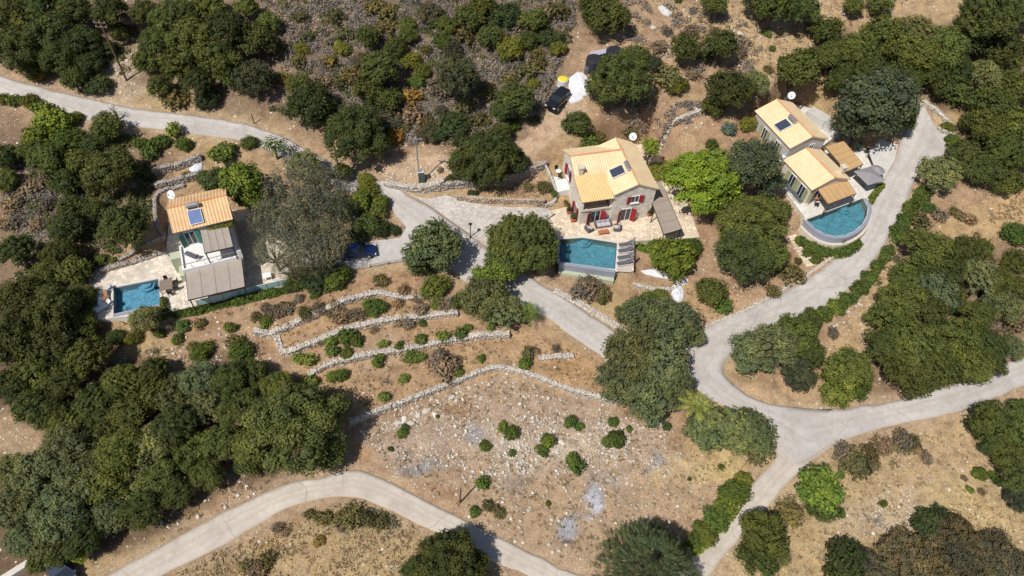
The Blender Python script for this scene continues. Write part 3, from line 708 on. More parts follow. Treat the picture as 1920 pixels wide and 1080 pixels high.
TREES = '''
O 22 30 48;O 75 12 44;O 28 92 50;O 95 62 46;O 140 22 40;O 152 78 38;O 205 22 40;O 228 62 24;T 62 128 30;M 112 112 40;O 168 122 34;O 190 92 24;T 138 150 24
O 275 28 34;M 330 30 48;M 392 18 40;M 300 82 42;M 358 78 50;O 430 52 50;O 478 78 42;M 405 112 46;O 340 128 44;M 275 118 32;T 300 162 26;O 372 158 34;T 430 140 32;T 505 42 24;T 462 16 24
U 563 34 17;U 578 69 17;U 618 118 21;U 647 66 22;Q 684 117 24;U 724 54 22;U 727 25 23;Q 807 24 26;U 800 95 16;Q 849 95 25;U 872 69 26;U 907 58 18;K 926 34 23;U 947 73 17;N 981 51 19;N 1043 65 17;U 1045 22 26;N 1017 28 24;U 561 116 20;N 601 158 25;U 528 149 20;U 632 31 20;U 700 13 21;N 774 216 26;Q 827 209 16;U 872 198 27;U 911 230 15;Q 732 222 24;Q 804 251 21;K 866 265 21;U 694 236 26;U 913 174 25;U 1008 103 20;U 993 137 26;U 524 93 15;U 662 144 25;N 755 161 20;N 828 167 25
D 477 152 42;K 182 160 24;U 330 188 26;K 388 186 26;R 72 146 16;Y 55 190 16;S 26 190 15;Y 6 186 14;S 82 206 20
B 100 228 34;B 78 258 30;T 200 238 34;K 178 268 22;G 128 262 26;Y 140 222 16;P 325 246 26;S 282 286 24;S 262 268 14;S 420 288 26;G 300 268 18;G 345 272 20;Y 468 268 16
O 8 296 30;T 12 340 24;M 88 300 38;T 60 282 26;T 155 306 28;O 212 322 54;T 122 345 32;U 178 352 24;T 138 392 30;O 236 428 54;O 128 428 38;O 112 474 36;O 32 472 40;T 140 510 34;O 90 518 34;T 176 392 22
N 60 350 20;N 88 340 22;N 22 384 24;N 24 420 22;R 6 420 12;N 90 386 20;N 70 420 16;N 150 470 18;S 214 490 11;S 192 486 10;N 75 300 12;N 350 330 12;U 395 352 14;N 130 282 16
K 398 336 32;B 454 340 42;B 470 372 28;D 436 316 16
O 36 566 54;O 98 584 54;M 150 560 34;O 28 640 54;O 96 652 56;L 44 612 44;M 66 700 52;O 26 722 46;M 152 614 38;M 168 672 46;O 118 716 40;O 62 764 40;M 102 776 36
L 272 598 34;G 218 632 20;Y 250 636 16;G 236 588 18;U 258 622 14;U 375 608 15;S 342 612 13;S 334 636 12
M 180 756 44;M 232 716 40;M 288 698 34;T 296 740 34;O 242 778 44;L 330 742 44;L 374 712 38;L 388 762 42;M 432 712 38;O 474 704 36;M 448 764 42;M 492 752 34;O 196 806 44;M 130 800 40
O 332 796 44;L 288 832 46;M 358 846 40;M 414 828 44;M 228 848 48;L 180 858 42;L 118 846 48;L 70 886 52;L 144 908 54;L 30 950 52;L 112 962 54;M 194 908 48;L 250 902 46;M 300 896 42;M 266 956 42;L 208 968 40;O 330 926 34;O 154 1012 40;L 88 1024 38;L 42 1010 38;B 172 1000 20;B 150 1034 22;T 108 1046 26;M 462 838 36;M 388 892 34;L 232 812 30;L 20 880 34;T 70 1058 20
H 552 800 92;T 618 850 34;M 520 730 38;T 470 872 24;K 445 876 14
O 586 202 56;H 668 252 66;T 560 160 26;O 712 130 44;T 696 172 36;T 730 188 26;D 856 146 46;T 765 68 20;T 840 52 22;T 690 70 26;T 742 92 24
Y 770 116 20;Y 792 132 18;G 780 154 16;R 774 184 20;R 742 256 20;U 756 238 16;Y 566 92 16;Y 640 92 16;U 640 156 20;Y 764 48 18;G 820 40 20;G 830 78 16;K 700 210 22
T 882 32 32;T 905 14 28;Y 957 96 32;T 990 78 22;U 960 152 22;T 918 72 26;K 950 30 30;T 1000 40 30;O 966 192 46;G 940 208 22;U 1010 120 24;Y 1046 92 22;K 1030 70 22;Y 1000 158 16;T 938 250 22;S 965 236 14;K 850 232 30;K 820 252 22;U 895 226 22;U 800 228 20
O 1138 34 50;O 1118 12 40;H 1164 152 64;M 1130 168 40;T 1196 108 26;D 1226 120 18;U 1252 148 32;T 1270 162 22;T 1283 92 32;T 1350 88 38;G 1330 104 20;O 1366 172 52;L 1412 158 32;T 1338 200 26;T 1340 8 30;O 1452 10 50;M 1506 20 42;D 1420 4 28;T 1546 60 36;T 1648 8 26;T 1600 12 20;S 1438 62 10;S 1448 92 8
K 1078 232 30;P 1105 242 34;U 1125 226 20
T 1498 130 46;T 1520 110 24;M 1560 108 36;M 1606 96 42;M 1655 74 52;L 1720 60 38;M 1712 104 48;M 1768 92 48;O 1580 152 38;M 1630 140 44;M 1690 150 46;M 1748 148 48;O 1800 130 32;D 1640 200 76;D 1598 232 42;M 1690 218 34;T 1782 168 38;O 1850 36 60;O 1902 18 46;O 1816 78 44;O 1880 98 46;L 1846 140 36;M 1910 168 44;M 1862 196 46;M 1846 238 44;M 1902 236 44;M 1878 282 42;M 1912 300 30;O 1806 300 40;O 1846 326 38;L 1760 326 42;T 1890 342 34;Y 1792 276 18;Y 1776 240 14;G 1786 262 15
V 1320 340 70;V 1350 372 40;D 1408 308 54;D 1440 340 36;H 1406 420 66;M 1440 396 44;H 1398 478 62;M 1438 474 42;B 1264 486 44;B 1240 478 26;G 1298 466 24;T 1334 548 36;S 1356 574 18;Y 1238 286 24;B 1220 276 20;Y 1258 290 26;S 1335 272 14;C 1366 243 15;Y 1402 234 18;K 1430 232 12;U 1440 254 12;U 1458 276 12
H 982 452 68;M 962 484 50;M 1010 480 44;M 946 450 40;B 938 508 34;B 905 520 24;L 908 560 52;L 940 582 44;T 870 568 24;F 815 466 62;Y 816 538 30;T 790 500 24;S 822 574 16;N 830 576 18
O 916 298 62;O 872 308 36;O 960 302 36;T 900 330 30;K 846 338 13
L 1206 594 50;L 1262 606 54;L 1236 640 36;L 1300 630 24;L 1176 590 26;L 1180 668 56;L 1236 682 58;L 1162 716 48;L 1216 746 58;L 1262 722 44;G 1214 560 16;Y 1240 552 14;U 1130 552 22;K 1250 800 12
A 1330 806 44;A 1368 806 52;A 1416 812 44;U 1420 846 30
L 1412 664 52;L 1450 648 54;M 1492 628 46;M 1512 660 40;D 1496 704 36;M 1588 690 50;Y 1568 730 40;G 1600 724 34;M 1520 600 24
M 1690 560 46;L 1752 548 46;O 1722 590 54;M 1672 602 50;M 1660 652 44;M 1716 648 56;O 1700 700 50;M 1752 690 48;M 1790 640 54;Y 1742 602 30;Y 1778 660 24;M 1820 690 42;M 1846 646 40;O 1856 676 36;L 1894 652 30;M 1740 470 48;O 1766 506 44;M 1806 478 44;L 1836 522 44;T 1700 522 36;M 1870 530 36;L 1880 576 40;N 1900 600 30;N 1862 612 24;T 1912 540 28;T 1905 490 28;T 1780 560 36;M 1830 590 36;T 1840 468 24;G 1904 440 26
S 1728 368 18;S 1706 388 18;S 1694 412 16;S 1684 436 16;U 1722 414 20;S 1670 470 12;N 1760 404 18;G 1740 390 16;S 1660 482 11;S 1642 500 14;S 1628 520 14;S 1610 540 16;S 1590 560 16;S 1566 576 18;S 1545 590 18;K 1700 440 18;N 1812 410 18;U 1790 400 14;N 1660 560 14;N 1562 625 14
M 1856 790 48;M 1896 806 46;O 1884 850 40;O 1904 896 36;M 1860 830 34;T 1912 770 26;D 1910 938 26;S 1838 888 14;S 1864 894 12;S 1818 918 8;N 1840 922 8;N 1808 896 7
B 1536 918 46;T 1540 950 34;S 1574 962 14;S 1576 890 9;M 1432 1004 50;M 1418 1044 44;L 1450 1040 30
K 1584 1056 50;Q 1640 1068 40;Q 1700 1046 54;K 1738 984 32;Q 1790 1004 44;Q 1740 1060 46;Q 1800 1050 46;Q 1870 1046 50;Q 1910 1060 36;K 1760 970 24;Q 1830 1030 36
U 1602 870 30;N 1580 848 26;U 1628 852 24;N 1652 836 22;N 1690 824 24;U 1712 832 16;S 1698 834 12;N 1720 846 12;N 1736 858 14;K 1620 878 16;U 1480 965 24;U 1460 985 18;S 1656 945 9
G 1376 924 30;Y 1392 902 20;G 1340 974 28;Y 1322 1000 24;G 1304 1016 20;Y 1290 1026 14;G 1356 956 20
O 836 1054 68;O 880 1066 48;M 800 1070 40;T 770 1072 24
S 958 812 17;S 942 800 12;S 960 850 10;S 1028 826 20;S 1016 846 14;S 1080 872 20;S 1074 860 16;S 1070 790 16;S 1086 800 10;S 910 836 11;S 905 906 16;S 890 960 12;S 1155 824 20;S 1140 826 12;S 1150 790 11;S 754 812 10;S 760 800 8;S 732 842 7;S 1180 804 8;S 1272 1 8;S 1028 944 6;S 820 780 5;U 915 948 12;U 935 960 14;S 720 746 10;S 1352 876 7;S 1293 898 5
G 704 577 20;P 688 572 14;S 650 632 20;S 670 640 14;S 592 556 12;U 572 592 18;S 500 606 14;N 520 586 18;N 540 582 16;U 536 578 14;N 560 562 12;N 598 582 14;N 628 574 14;N 640 596 22;N 668 592 18;U 712 528 14;N 724 530 10;N 758 548 14;U 720 534 12;N 746 568 14;N 790 582 18;U 616 590 10;N 780 560 14
P 618 640 18;P 622 658 16;S 650 664 14;P 580 676 20;P 560 672 16;P 718 646 14;S 750 650 14;S 775 668 20;P 788 640 14;S 790 636 12;S 708 676 14;P 712 664 12;P 830 632 18;P 864 628 18;S 876 618 12;P 920 616 14;P 622 706 16;S 640 702 14;P 756 710 14;P 860 700 14;S 858 698 10;S 902 674 10;P 720 746 16;P 640 760 22;N 828 686 32;N 850 680 16;N 600 640 10;N 700 618 10;N 660 620 12;U 990 664 16;S 985 684 18;N 1005 660 10;S 792 605 9;N 760 605 18;N 1042 656 12;P 580 710 18
G 560 518 26;K 590 530 30;G 630 524 30;K 548 536 16;D 612 504 24
T 642 322 20;Y 690 356 24;B 676 376 22;Y 700 392 26;B 716 378 16;K 714 430 20;K 740 432 12;T 690 424 24;K 672 440 22;Y 686 336 16
W 556 360 66;W 512 470 36;W 500 408 36;W 545 500 34;W 530 420 56;W 590 420 72;W 604 452 50;W 584 476 44;W 600 350 50;L 570 310 34;L 646 392 34
G 378 660 22;U 362 652 14;G 450 656 24;U 440 640 18;S 432 614 16;S 300 626 12;U 480 596 14;N 500 580 14
U 660 968 26;U 640 972 20;U 690 974 22;U 716 980 16;U 606 972 18;U 580 964 14;R 598 1016 12;N 520 990 12;N 640 990 10;U 500 1050 22;N 480 1070 24;U 460 1060 16;N 535 1000 10
N 1105 540 30;N 1085 548 22;N 1126 556 14;N 1234 90 18;N 1296 60 16;N 1250 60 12;N 1340 60 14;N 1388 80 20;N 1392 100 14;N 1300 140 16;N 1210 190 18;U 1190 210 16;N 1170 232 20;U 1160 222 12;N 1230 240 14;U 1440 130 10
S 1460 500 10;U 1484 516 22;U 1470 480 14;S 1500 452 14;S 1520 462 16;S 1544 466 16;S 1570 464 15;S 1530 486 14;S 1512 474 10;Y 1530 490 8;U 1450 548 16;S 1400 510 8;U 1496 490 10
S 936 372 8;U 990 350 12;U 1020 352 16;K 886 362 9;G 1040 362 10;N 860 330 12;N 826 322 8;S 1130 562 12
'''
rsT = random.Random(11)
LM = [('blue car', 670, 475), ('left pool', 255, 555), ('left villa', 375, 430), ('middle villa', 1150, 320), ('middle pool', 1105, 478), ('upper tiled block', 1488, 230), ('half round pool', 1570, 410),
      ('road junction', 1470, 800), ('black off-road car', 1043, 190), ('lower lane bend', 680, 905), ('wooden post', 862, 930), ('upper left road', 250, 218), ('street lamp', 882, 435), ('upper left corner', 20, 20), ('lower left corner', 20, 1060),
      ('lower right corner', 1900, 1060), ('upper right corner', 1900, 20), ('tall utility pole', 238, 150), ('upper concrete yard', 1735, 240), ('electric box', 790, 325), ('fan palm', 1305, 760), ('right road bend', 1560, 800), ('ash patch', 1105, 940), ('top edge centre', 800, 20), ('big lower left oak', 552, 800), ('terrace wall bend', 935, 690), ('dining table deck', 320, 540), ('white ground sheet', 1270, 548), ('spiky dark conifer', 1215, 1035), ('wood on the left edge', 20, 620), ('wood on the right edge', 1780, 620), ('agave', 1540, 705)]
def sizeword(r, kd):
    if KIND[kd][6]: return 'big' if r > 55 else ('' if r > 36 else 'small')
    return 'big' if r > 26 else ('' if r > 13 else 'tiny')
LABELS = {}
def where(cx, cy, words):
    best = sorted(LM, key=lambda q: math.hypot(q[1] - cx, q[2] - cy))
    for nm, lx, ly in best:
        if nm.split()[-1] in words: continue
        dx, dy = cx - lx, cy - ly; d = math.hypot(dx, dy)
        if 'corner' in nm and d < 60: return 'in the ' + nm
        a = math.degrees(math.atan2(-dy, dx)) % 360
        dr = ['right of', 'above and right of', 'above', 'above and left of', 'left of', 'below and left of', 'below', 'below and right of'][int((a + 22.5) // 45) % 8]
        pre = 'just ' if d < 75 else ('' if d < 190 else 'well ')
        return f'{pre}{dr} the {nm}'
PLANTS = []
for ln in TREES.strip().replace('\n', ';').split(';'):
    q = ln.split(); PLANTS.append((q[0], float(q[1]), float(q[2]), float(q[3])))
lab = []
for kd, cx, cy, r in PLANTS:
    wd = KIND[kd][3]; lab.append((f'{sizeword(r, kd)} {wd} {where(cx, cy, wd)}').strip())
from collections import defaultdict
coll = defaultdict(list)
for i, l in enumerate(lab): coll[l].append(i)
ORD = ['', 'second', 'third', 'fourth', 'fifth', 'sixth', 'seventh', 'eighth', 'ninth', 'tenth', 'eleventh', 'twelfth']
NUMW = ['', 'one', 'two', 'three', 'four', 'five', 'six', 'seven', 'eight', 'nine', 'ten', 'eleven', 'twelve']
for l, ii in coll.items():
    if len(ii) == 1: continue
    xs = [PLANTS[i][1] for i in ii]; ys = [PLANTS[i][2] for i in ii]; hor = max(xs) - min(xs) >= max(ys) - min(ys)
    ii = sorted(ii, key=lambda i: PLANTS[i][1] if hor else PLANTS[i][2]); n = len(ii)
    for k_, i in enumerate(ii):
        if k_ == 0: t = 'leftmost' if hor else 'topmost'
        elif k_ == n - 1: t = 'rightmost' if hor else 'lowest'
        else: t = ORD[k_] + (' from left' if hor else ' from top')
        lab[i] = f'{l}, {t} of {NUMW[n] if n < 13 else n}'
def plant(kd, cx, cy, r, label):
    meshes, name, cat, words, col, ch, tr, st = KIND[kd]
    R = r / 14.5; hv = rsT.uniform(.7, 1.7) if tr and r < 62 else 1.
    if tr and kd in 'OMLT' and 28 < r < 58: r *= .94
    for _ in range(3):
        p = on(cx, cy, R * ch * hv); R = r / scale_at(p)
    x, y = p[0], p[1]; z = height(x, y); zc = p[2]
    h = max(zc - z, R * ch * .6)
    v = rsT.uniform(.74, 1.3); t = rsT.uniform(-.08, .09); c = (col[0] * v * (1 + t), col[1] * v, col[2] * v * (1 - t), 1)
    grp = cat + 's of the hillside' if cat != 'bush' else 'bushes of the hillside'
    me = rsT.choice(HUG if (r > 58 and kd in 'BMOHV') else meshes); rz = rsT.uniform(0, 6.28); an = .06 if tr else .24; sc_ = (R * rsT.uniform(1.02 - an, 1.04 + an), R * rsT.uniform(1.02 - an, 1.04 + an), R * st * rsT.uniform(.9, 1.1))
    if tr:
        e = empty(name, (x, y, z), label, cat, grp)
        tk = bpy.data.objects.new('trunk', rsT.choice(TRW if kd == 'W' else TRK)); COL.objects.link(tk); tk.parent = e; tk.scale = (R, R, h); tk.rotation_euler = (0, 0, rz)
        o = bpy.data.objects.new('crown', me); COL.objects.link(o); o.parent = e; o.location = (0, 0, h)
    else:
        o = bpy.data.objects.new(name, me); COL.objects.link(o); o.location = (x, y, z + min(h, R * ch)); props(o, label, cat, grp)
    o.scale = sc_; o.rotation_euler = (0, 0, rz); o.color = c
    return o
def trim(l):
    for a, b in ((' of ' + x, '') for x in NUMW[2:]):
        if len(l.split()) > 16 and l.endswith(a): l = l[:-len(a)]
    if len(l.split()) > 16 and ' of ' in l.split(',')[-1]: l = l[:l.rindex(' of ')]
    for w_ in ('well ', 'just ', 'the '):
        if len(l.split()) > 16: l = l.replace(w_, '', 1)
    return l
for q, l in zip(PLANTS, lab): plant(*q, trim(l))
# ------------------------------------------------------------------ villas
def tile_mat(name, base, warm):
    k = NB(name); p = k.pos(); n1 = k.noise(p, .7, 5.); n2 = k.noise(p, 9., 4., .7); n3 = k.noise(p, 30, 2.)
    c = k.ramp(n1, [(.3, warm), (.55, base), (.75, tuple(min(1, b * 1.1) for b in base))])
    c = k.mix(1., c, k.ramp(n2, [(.3, (.78, .74, .70)), (.5, (1, 1, 1)), (.7, (1.1, 1.08, 1.06))]), 'MULTIPLY')
    c = k.mix(1., c, k.ramp(n3, [(.3, (.86, .84, .82)), (.7, (1.06, 1.06, 1.06))]), 'MULTIPLY')
    k.base(c); k.rough(.85, .15); return k.m
m_tile1 = tile_mat('ochre_tiles', (.76, .52, .29), (.66, .42, .22))
m_tile2 = tile_mat('honey_tiles', (.83, .66, .42), (.79, .58, .35))
m_tile2o = tile_mat('orange_tiles', (.83, .58, .29), (.78, .52, .24))
m_ridge = tile_mat('ridge_tiles', (.72, .36, .19), (.62, .29, .14))
def ashlar(name, base, mortar, sx=.55):
    k = NB(name); p = k.obj(); br = k.n('ShaderNodeTexBrick', Scale=1., _offset=.5)
    br.inputs['Brick Width'].default_value = sx; br.inputs['Row Height'].default_value = .26; br.inputs['Mortar Size'].default_value = .02
    br.inputs['Color1'].default_value = (*[b * .82 for b in base], 1); br.inputs['Color2'].default_value = (*[min(1, b * 1.15) for b in base], 1); br.inputs['Mortar'].default_value = (*mortar, 1)
    sp = k.n('ShaderNodeSeparateXYZ'); k.l(p, sp.inputs[0]); cb = k.n('ShaderNodeCombineXYZ'); k.l(k.math('ADD', sp.outputs[0], sp.outputs[1]), cb.inputs[0]); k.l(sp.outputs[2], cb.inputs[1]); k.l(cb.outputs[0], br.inputs['Vector'])
    n1 = k.noise(p, 3., 5.); c = k.mix(1., br.outputs['Color'], k.ramp(n1, [(.3, (.8, .78, .75)), (.7, (1.1, 1.1, 1.1))]), 'MULTIPLY')
    k.base(c); k.rough(.9, .1); k.bump(n1, .3, .04); return k.m
m_ash = ashlar('ashlar_stone', (.76, .69, .62), (.62, .55, .48))
m_white = simple('white_plaster', (.80, .78, .75), .8, .06)
m_cream = simple('cream_plaster', (.66, .58, .47), .85, .1)
m_grey = simple('grey_plaster', (.50, .485, .455), .85, .1)
m_sage = simple('sage_plaster', (.47, .50, .37), .85, .08)
m_red = simple('red_paint', (.30, .022, .028), .5, .1); m_green = simple('green_paint', (.035, .17, .13), .5, .1); m_olive = simple('olive_paint', (.34, .36, .19), .6, .1)
m_glass = simple('dark_glass', (.03, .04, .05), .08, .1, spec=.6); m_black = simple('black_metal', (.025, .026, .03), .5, .1); m_metal = simple('grey_metal', (.50, .51, .53), .35, .1, metal=.7)
m_wmetal = simple('white_metal', (.82, .83, .85), .4, .04); m_wood = simple('dark_wood', (.16, .10, .065), .7, .25, 5.); m_teak = simple('teak', (.36, .20, .10), .7, .2, 6.)
m_terra = simple('terracotta', (.44, .17, .09), .85, .15); m_cush = simple('beige_cushion', (.55, .49, .43), .9, .1); m_gcush = simple('grey_cushion', (.12, .115, .125), .9, .12); m_lcush = simple('lilac_grey_cushion', (.52, .50, .55), .9, .08); m_wcush = simple('white_cloth', (.85, .85, .86), .9, .03)
m_panel = simple('solar_glass', (.055, .065, .10), .15, .1, spec=.6); m_panelb = simple('blue_solar_glass', (.17, .23, .42), .2, .2, spec=.6)
def canopy_mat(name, base): return simple(name, base, .9, .08, 1.2)
m_can1 = canopy_mat('greige_canvas', (.40, .345, .29)); m_can2 = canopy_mat('taupe_canvas', (.36, .295, .24)); m_can3 = canopy_mat('tan_canvas', (.56, .36, .17)); m_cang = canopy_mat('grey_canvas', (.30, .28, .285)); m_canb = canopy_mat('brown_canvas', (.25, .19, .15))
def slope(mb, A, B, C, D, period=.30, amp=.03, rows=6, mi=0, th=.08):
    """corrugated roof slope: A-B eave, D-C ridge"""
    A, B, C, D = (np.array(q, float) for q in (A, B, C, D))
    L = np.linalg.norm(B - A); nper = max(1, int(round(L / period))); nu = nper * 4 + 1
    N = np.cross(B - A, D - A); N /= np.linalg.norm(N); 
    if N[2] < 0: N = -N
    us = np.linspace(0, 1, nu); vs_ = np.linspace(0, 1, rows + 1); V = []
    for j, v in enumerate(vs_):
        for i, u in enumerate(us):
            p = (A * (1 - u) + B * u) * (1 - v) + (D * (1 - u) + C * u) * v
            V.append(p + N * (amp * math.cos(2 * math.pi * u * nper)))
    fl = []
    flip = np.cross(B - A, D - A)[2] < 0
    for j in range(rows):
        for i in range(nu - 1):
            q = (j * nu + i, j * nu + i + 1, (j + 1) * nu + i + 1, (j + 1) * nu + i); fl.append(q[::-1] if flip else q)
    mb.add(V, fl, mi)
    dn = N * (amp + th); vs = [p - dn for p in (A, B, C, D)]; q = (3, 2, 1, 0); mb.add(vs, [q[::-1] if flip else q], mi)
    tp = [p + N * 0 for p in (A, B, C, D)]
    mb.add(vs + tp, [(0, 1, 5, 4), (1, 2, 6, 5), (2, 3, 7, 6), (3, 0, 4, 7)], mi)
def gable_roof(fr, u0, u1, v0, v1, ze, zr, axis_='v', over=.3, mat=None, parent=None, ends=True, period=.30):
    """ridge along v (or u); fr takes world heights relative to fr.o z"""
    mb = MB(); rg = MB()
    if axis_ == 'v':
        um = (u0 + u1) / 2; k_ = (zr - ze) / (um - u0); e = ze - over * k_
        a, b = v0 - (over if ends else 0), v1 + (over if ends else 0)
        slope(mb, fr(u0 - over, a, e), fr(u0 - over, b, e), fr(um, b, zr), fr(um, a, zr), period); slope(mb, fr(u1 + over, a, e), fr(u1 + over, b, e), fr(um, b, zr), fr(um, a, zr), period)
        rg.tube([fr(um, a, zr + .03), fr(um, b, zr + .03)], .11, 8)
    else:
        vm = (v0 + v1) / 2; k_ = (zr - ze) / (vm - v0); e = ze - over * k_
        a, b = u0 - (over if ends else 0), u1 + (over if ends else 0)
        slope(mb, fr(a, v0 - over, e), fr(b, v0 - over, e), fr(b, vm, zr), fr(a, vm, zr), period); slope(mb, fr(a, v1 + over, e), fr(b, v1 + over, e), fr(b, vm, zr), fr(a, vm, zr), period)
        rg.tube([fr(a, vm, zr + .03), fr(b, vm, zr + .03)], .11, 8)
    o = mb.build('roof', mat, parent); r = rg.build('ridge_cap', m_ridge, o); return o
def gable_walls(mb, fr, u0, u1, v0, v1, z0, ze, zr, axis_='v'):
    P = [(u0, v0), (u1, v0), (u1, v1), (u0, v1)]
    vs = [fr(a, b, z0) for a, b in P] + [fr(a, b, ze) for a, b in P]
    mb.add(vs, [(0, 1, 5, 4), (1, 2, 6, 5), (2, 3, 7, 6), (3, 0, 4, 7)])
    if axis_ == 'v':
        um = (u0 + u1) / 2; mb.add([fr(u0, v0, ze), fr(u1, v0, ze), fr(um, v0, zr), fr(u0, v1, ze), fr(u1, v1, ze), fr(um, v1, zr)], [(0, 1, 2), (4, 3, 5)])
    else:
        vm = (v0 + v1) / 2; mb.add([fr(u0, v0, ze), fr(u0, v1, ze), fr(u0, vm, zr), fr(u1, v0, ze), fr(u1, v1, ze), fr(u1, vm, zr)], [(1, 0, 2), (3, 4, 5)])
def wallframe(fr, u, v, z, face):
    """frame whose x runs along the wall and -y points outwards"""
    p = fr(u, v, z); return Frame(p[0], p[1], p[2], fr.a + {'front': 0, 'left': -math.pi / 2, 'right': math.pi / 2, 'back': math.pi}[face])
def window(fr, u, v, z, w_, h, face, root, shut=None, angle=35, sill=True):
    g = wallframe(fr, u, v, z, face); mb = MB()
    for a, b, c, d in ((-w_/2, w_/2, 0, .07), (-w_/2, w_/2, h - .07, h), (-w_/2, -w_/2 + .07, .07, h - .07), (w_/2 - .07, w_/2, .07, h - .07), (-.03, .03, .07, h - .07)): mb.box(a, b, -.06, .05, c, d, 0, g)
    o = mb.build('window', m_wmetal, root); m2 = MB(); m2.box(-w_/2 + .07, w_/2 - .07, -.02, .04, .07, h - .07, 0, g); m2.build('pane', m_glass, o)
    if sill: m3 = MB(); m3.box(-w_/2 - .1, w_/2 + .1, -.2, .02, -.1, -.01, 0, g); m3.build('sill', m_white, o)
    if shut:
        for sgn in (-1, 1):
            b_ = MB(); hx = sgn * w_ / 2; ang = math.radians(180 - angle) * sgn; q = Frame(*g(hx, -.07, 0), g.a + (math.pi + math.radians(angle) if sgn < 0 else -math.radians(angle)))
            b_.box(0, w_ / 2, -.03, .03, 0, h, 0, q)
            for i in range(int(h / .22)): b_.box(.06, w_ / 2 - .06, -.045, .045, .08 + i * .22, .2 + i * .22, 0, q)
            b_.build('shutter', shut, root)
    return o
def solar(fr_pt, e1, e2, nrm, root, glass, tank_side=1):
    """panel lying on the slope: fr_pt centre, e1 along, e2 up the slope (unit vectors)"""
    c = Vector(fr_pt); a = Vector(e1); b = Vector(e2); n = Vector(nrm)
    def bx(mb, x0, x1, y0, y1, z0, z1): mb.box(x0, x1, y0, y1, z0, z1, 0, lambda x, y, z: tuple(c + a * x + b * y + n * z))
    m1 = MB(); bx(m1, -.75, .75, -.9, .9, .1, .2); 
    for x in (-.6, .6): bx(m1, x - .03, x + .03, -.9, 1.75, .02, .1)
    p = m1.build('solar_panel', m_wmetal, root); m2 = MB(); bx(m2, -.69, .69, -.84, .84, .2, .215); m2.build('panel_glass', glass, p)
    m3 = MB(); q = lambda x, y, z: c + a * x + b * y + n * z
    m3.tube([q(-.72, 1.4, .38), q(-.66, 1.4, .38), q(.66, 1.4, .38), q(.72, 1.4, .38)], [.2, .28, .28, .2], 14); m3.build('water_tank', m_metal, root)
def dish(p, r, root, aim=(-.25, -.75, .62)):
    n = Vector(aim).normalized(); up = Vector((0, 0, 1)); sx = n.cross(up).normalized(); sy = sx.cross(n)
    mb = MB(); c = Vector(p); V = [c]; rings = 4; N = 20
    for j in range(1, rings + 1):
        q = j / rings
        for i in range(N): t = 2 * math.pi * i / N; V.append(c + (sx * math.cos(t) + sy * math.sin(t)) * r * q + n * (.28 * r * q * q))
    fs = [(0, 1 + i, 1 + (i + 1) % N) for i in range(N)]
    for j in range(rings - 1):
        for i in range(N): a = 1 + j * N + i; b = 1 + j * N + (i + 1) % N; fs.append((a, a + N, b + N, b))
    mb.add(V, fs); o = mb.build('satellite_dish', m_wmetal, root)
    m2 = MB(); m2.tube([c - n * .02, c - Vector((0, 0, r * 1.6))], .04, 6); m2.tube([c - sy * r * .9 + n * .2 * r, c + n * r * .95], .02, 5); m2.box(-.07, .07, -.07, .07, -.07, .07, 0, lambda x, y, z: (c.x + n.x * r + x, c.y + n.y * r + y, c.z + n.z * r + z)); m2.build('dish_mast', m_metal, o)
def canopy(name, corners, panels, root_label, mat, posts, zground, group=None, cat='awning', sag=.05, gap=.035, axis_=0, pmat=None, th=.05):
    """stretched canvas roof: corners (world xyz, 4, in order), split into panels with seams; on slim posts"""
    C = [np.array(c, float) for c in corners]; base = np.mean(C, 0)
    e = empty(name, (base[0], base[1], zground), root_label, cat, group)
    def P(s, t): return (C[0] * (1 - s) + C[1] * s) * (1 - t) + (C[3] * (1 - s) + C[2] * s) * t
    for i in range(panels):
        mb = MB(); a = i / panels; b = (i + 1) / panels; g = gap / np.linalg.norm(C[1] - C[0] if axis_ == 0 else C[3] - C[0])
        ns = 6; V = []
        for j in range(ns + 1):
            for k_ in range(3):
                q = a + g / 2 + (b - a - g) * k_ / 2; s, t = (q, j / ns) if axis_ == 0 else (j / ns, q)
                p = P(s, t); V.append((p[0], p[1], p[2] - sag * math.sin(math.pi * j / ns) - (.02 if k_ == 1 else 0)))
        n1 = len(V); V2 = [(x, y, z - .02) for x, y, z in V]; fs = []
        for j in range(ns):
            for k_ in range(2): q = (j * 3 + k_, j * 3 + k_ + 1, (j + 1) * 3 + k_ + 1, (j + 1) * 3 + k_); fs.append(q); fs.append(tuple(n1 + x for x in q[::-1]))
        mb.add(V + V2, fs); mb.build('canopy_panel', mat, e)
    fm = MB()
    for i in range(4): a_, b_ = C[i] - np.array([0, 0, .12]), C[(i + 1) % 4] - np.array([0, 0, .12]); fm.bar(a_, b_, .09, .12)
    for i in range(1, panels):
        q = i / panels; a_, b_ = (P(q, 0), P(q, 1)) if axis_ == 0 else (P(0, q), P(1, q)); fm.bar(a_ - np.array([0, 0, .1]), b_ - np.array([0, 0, .1]), .05, .08)
    fm.build('frame', pmat or m_black, e)
    for s, t in posts:
        p = P(s, t); pm = MB(); pm.box(p[0] - .05, p[0] + .05, p[1] - .05, p[1] + .05, zground - .02, p[2] - .1); pm.build('post', pmat or m_black, e)
    return e
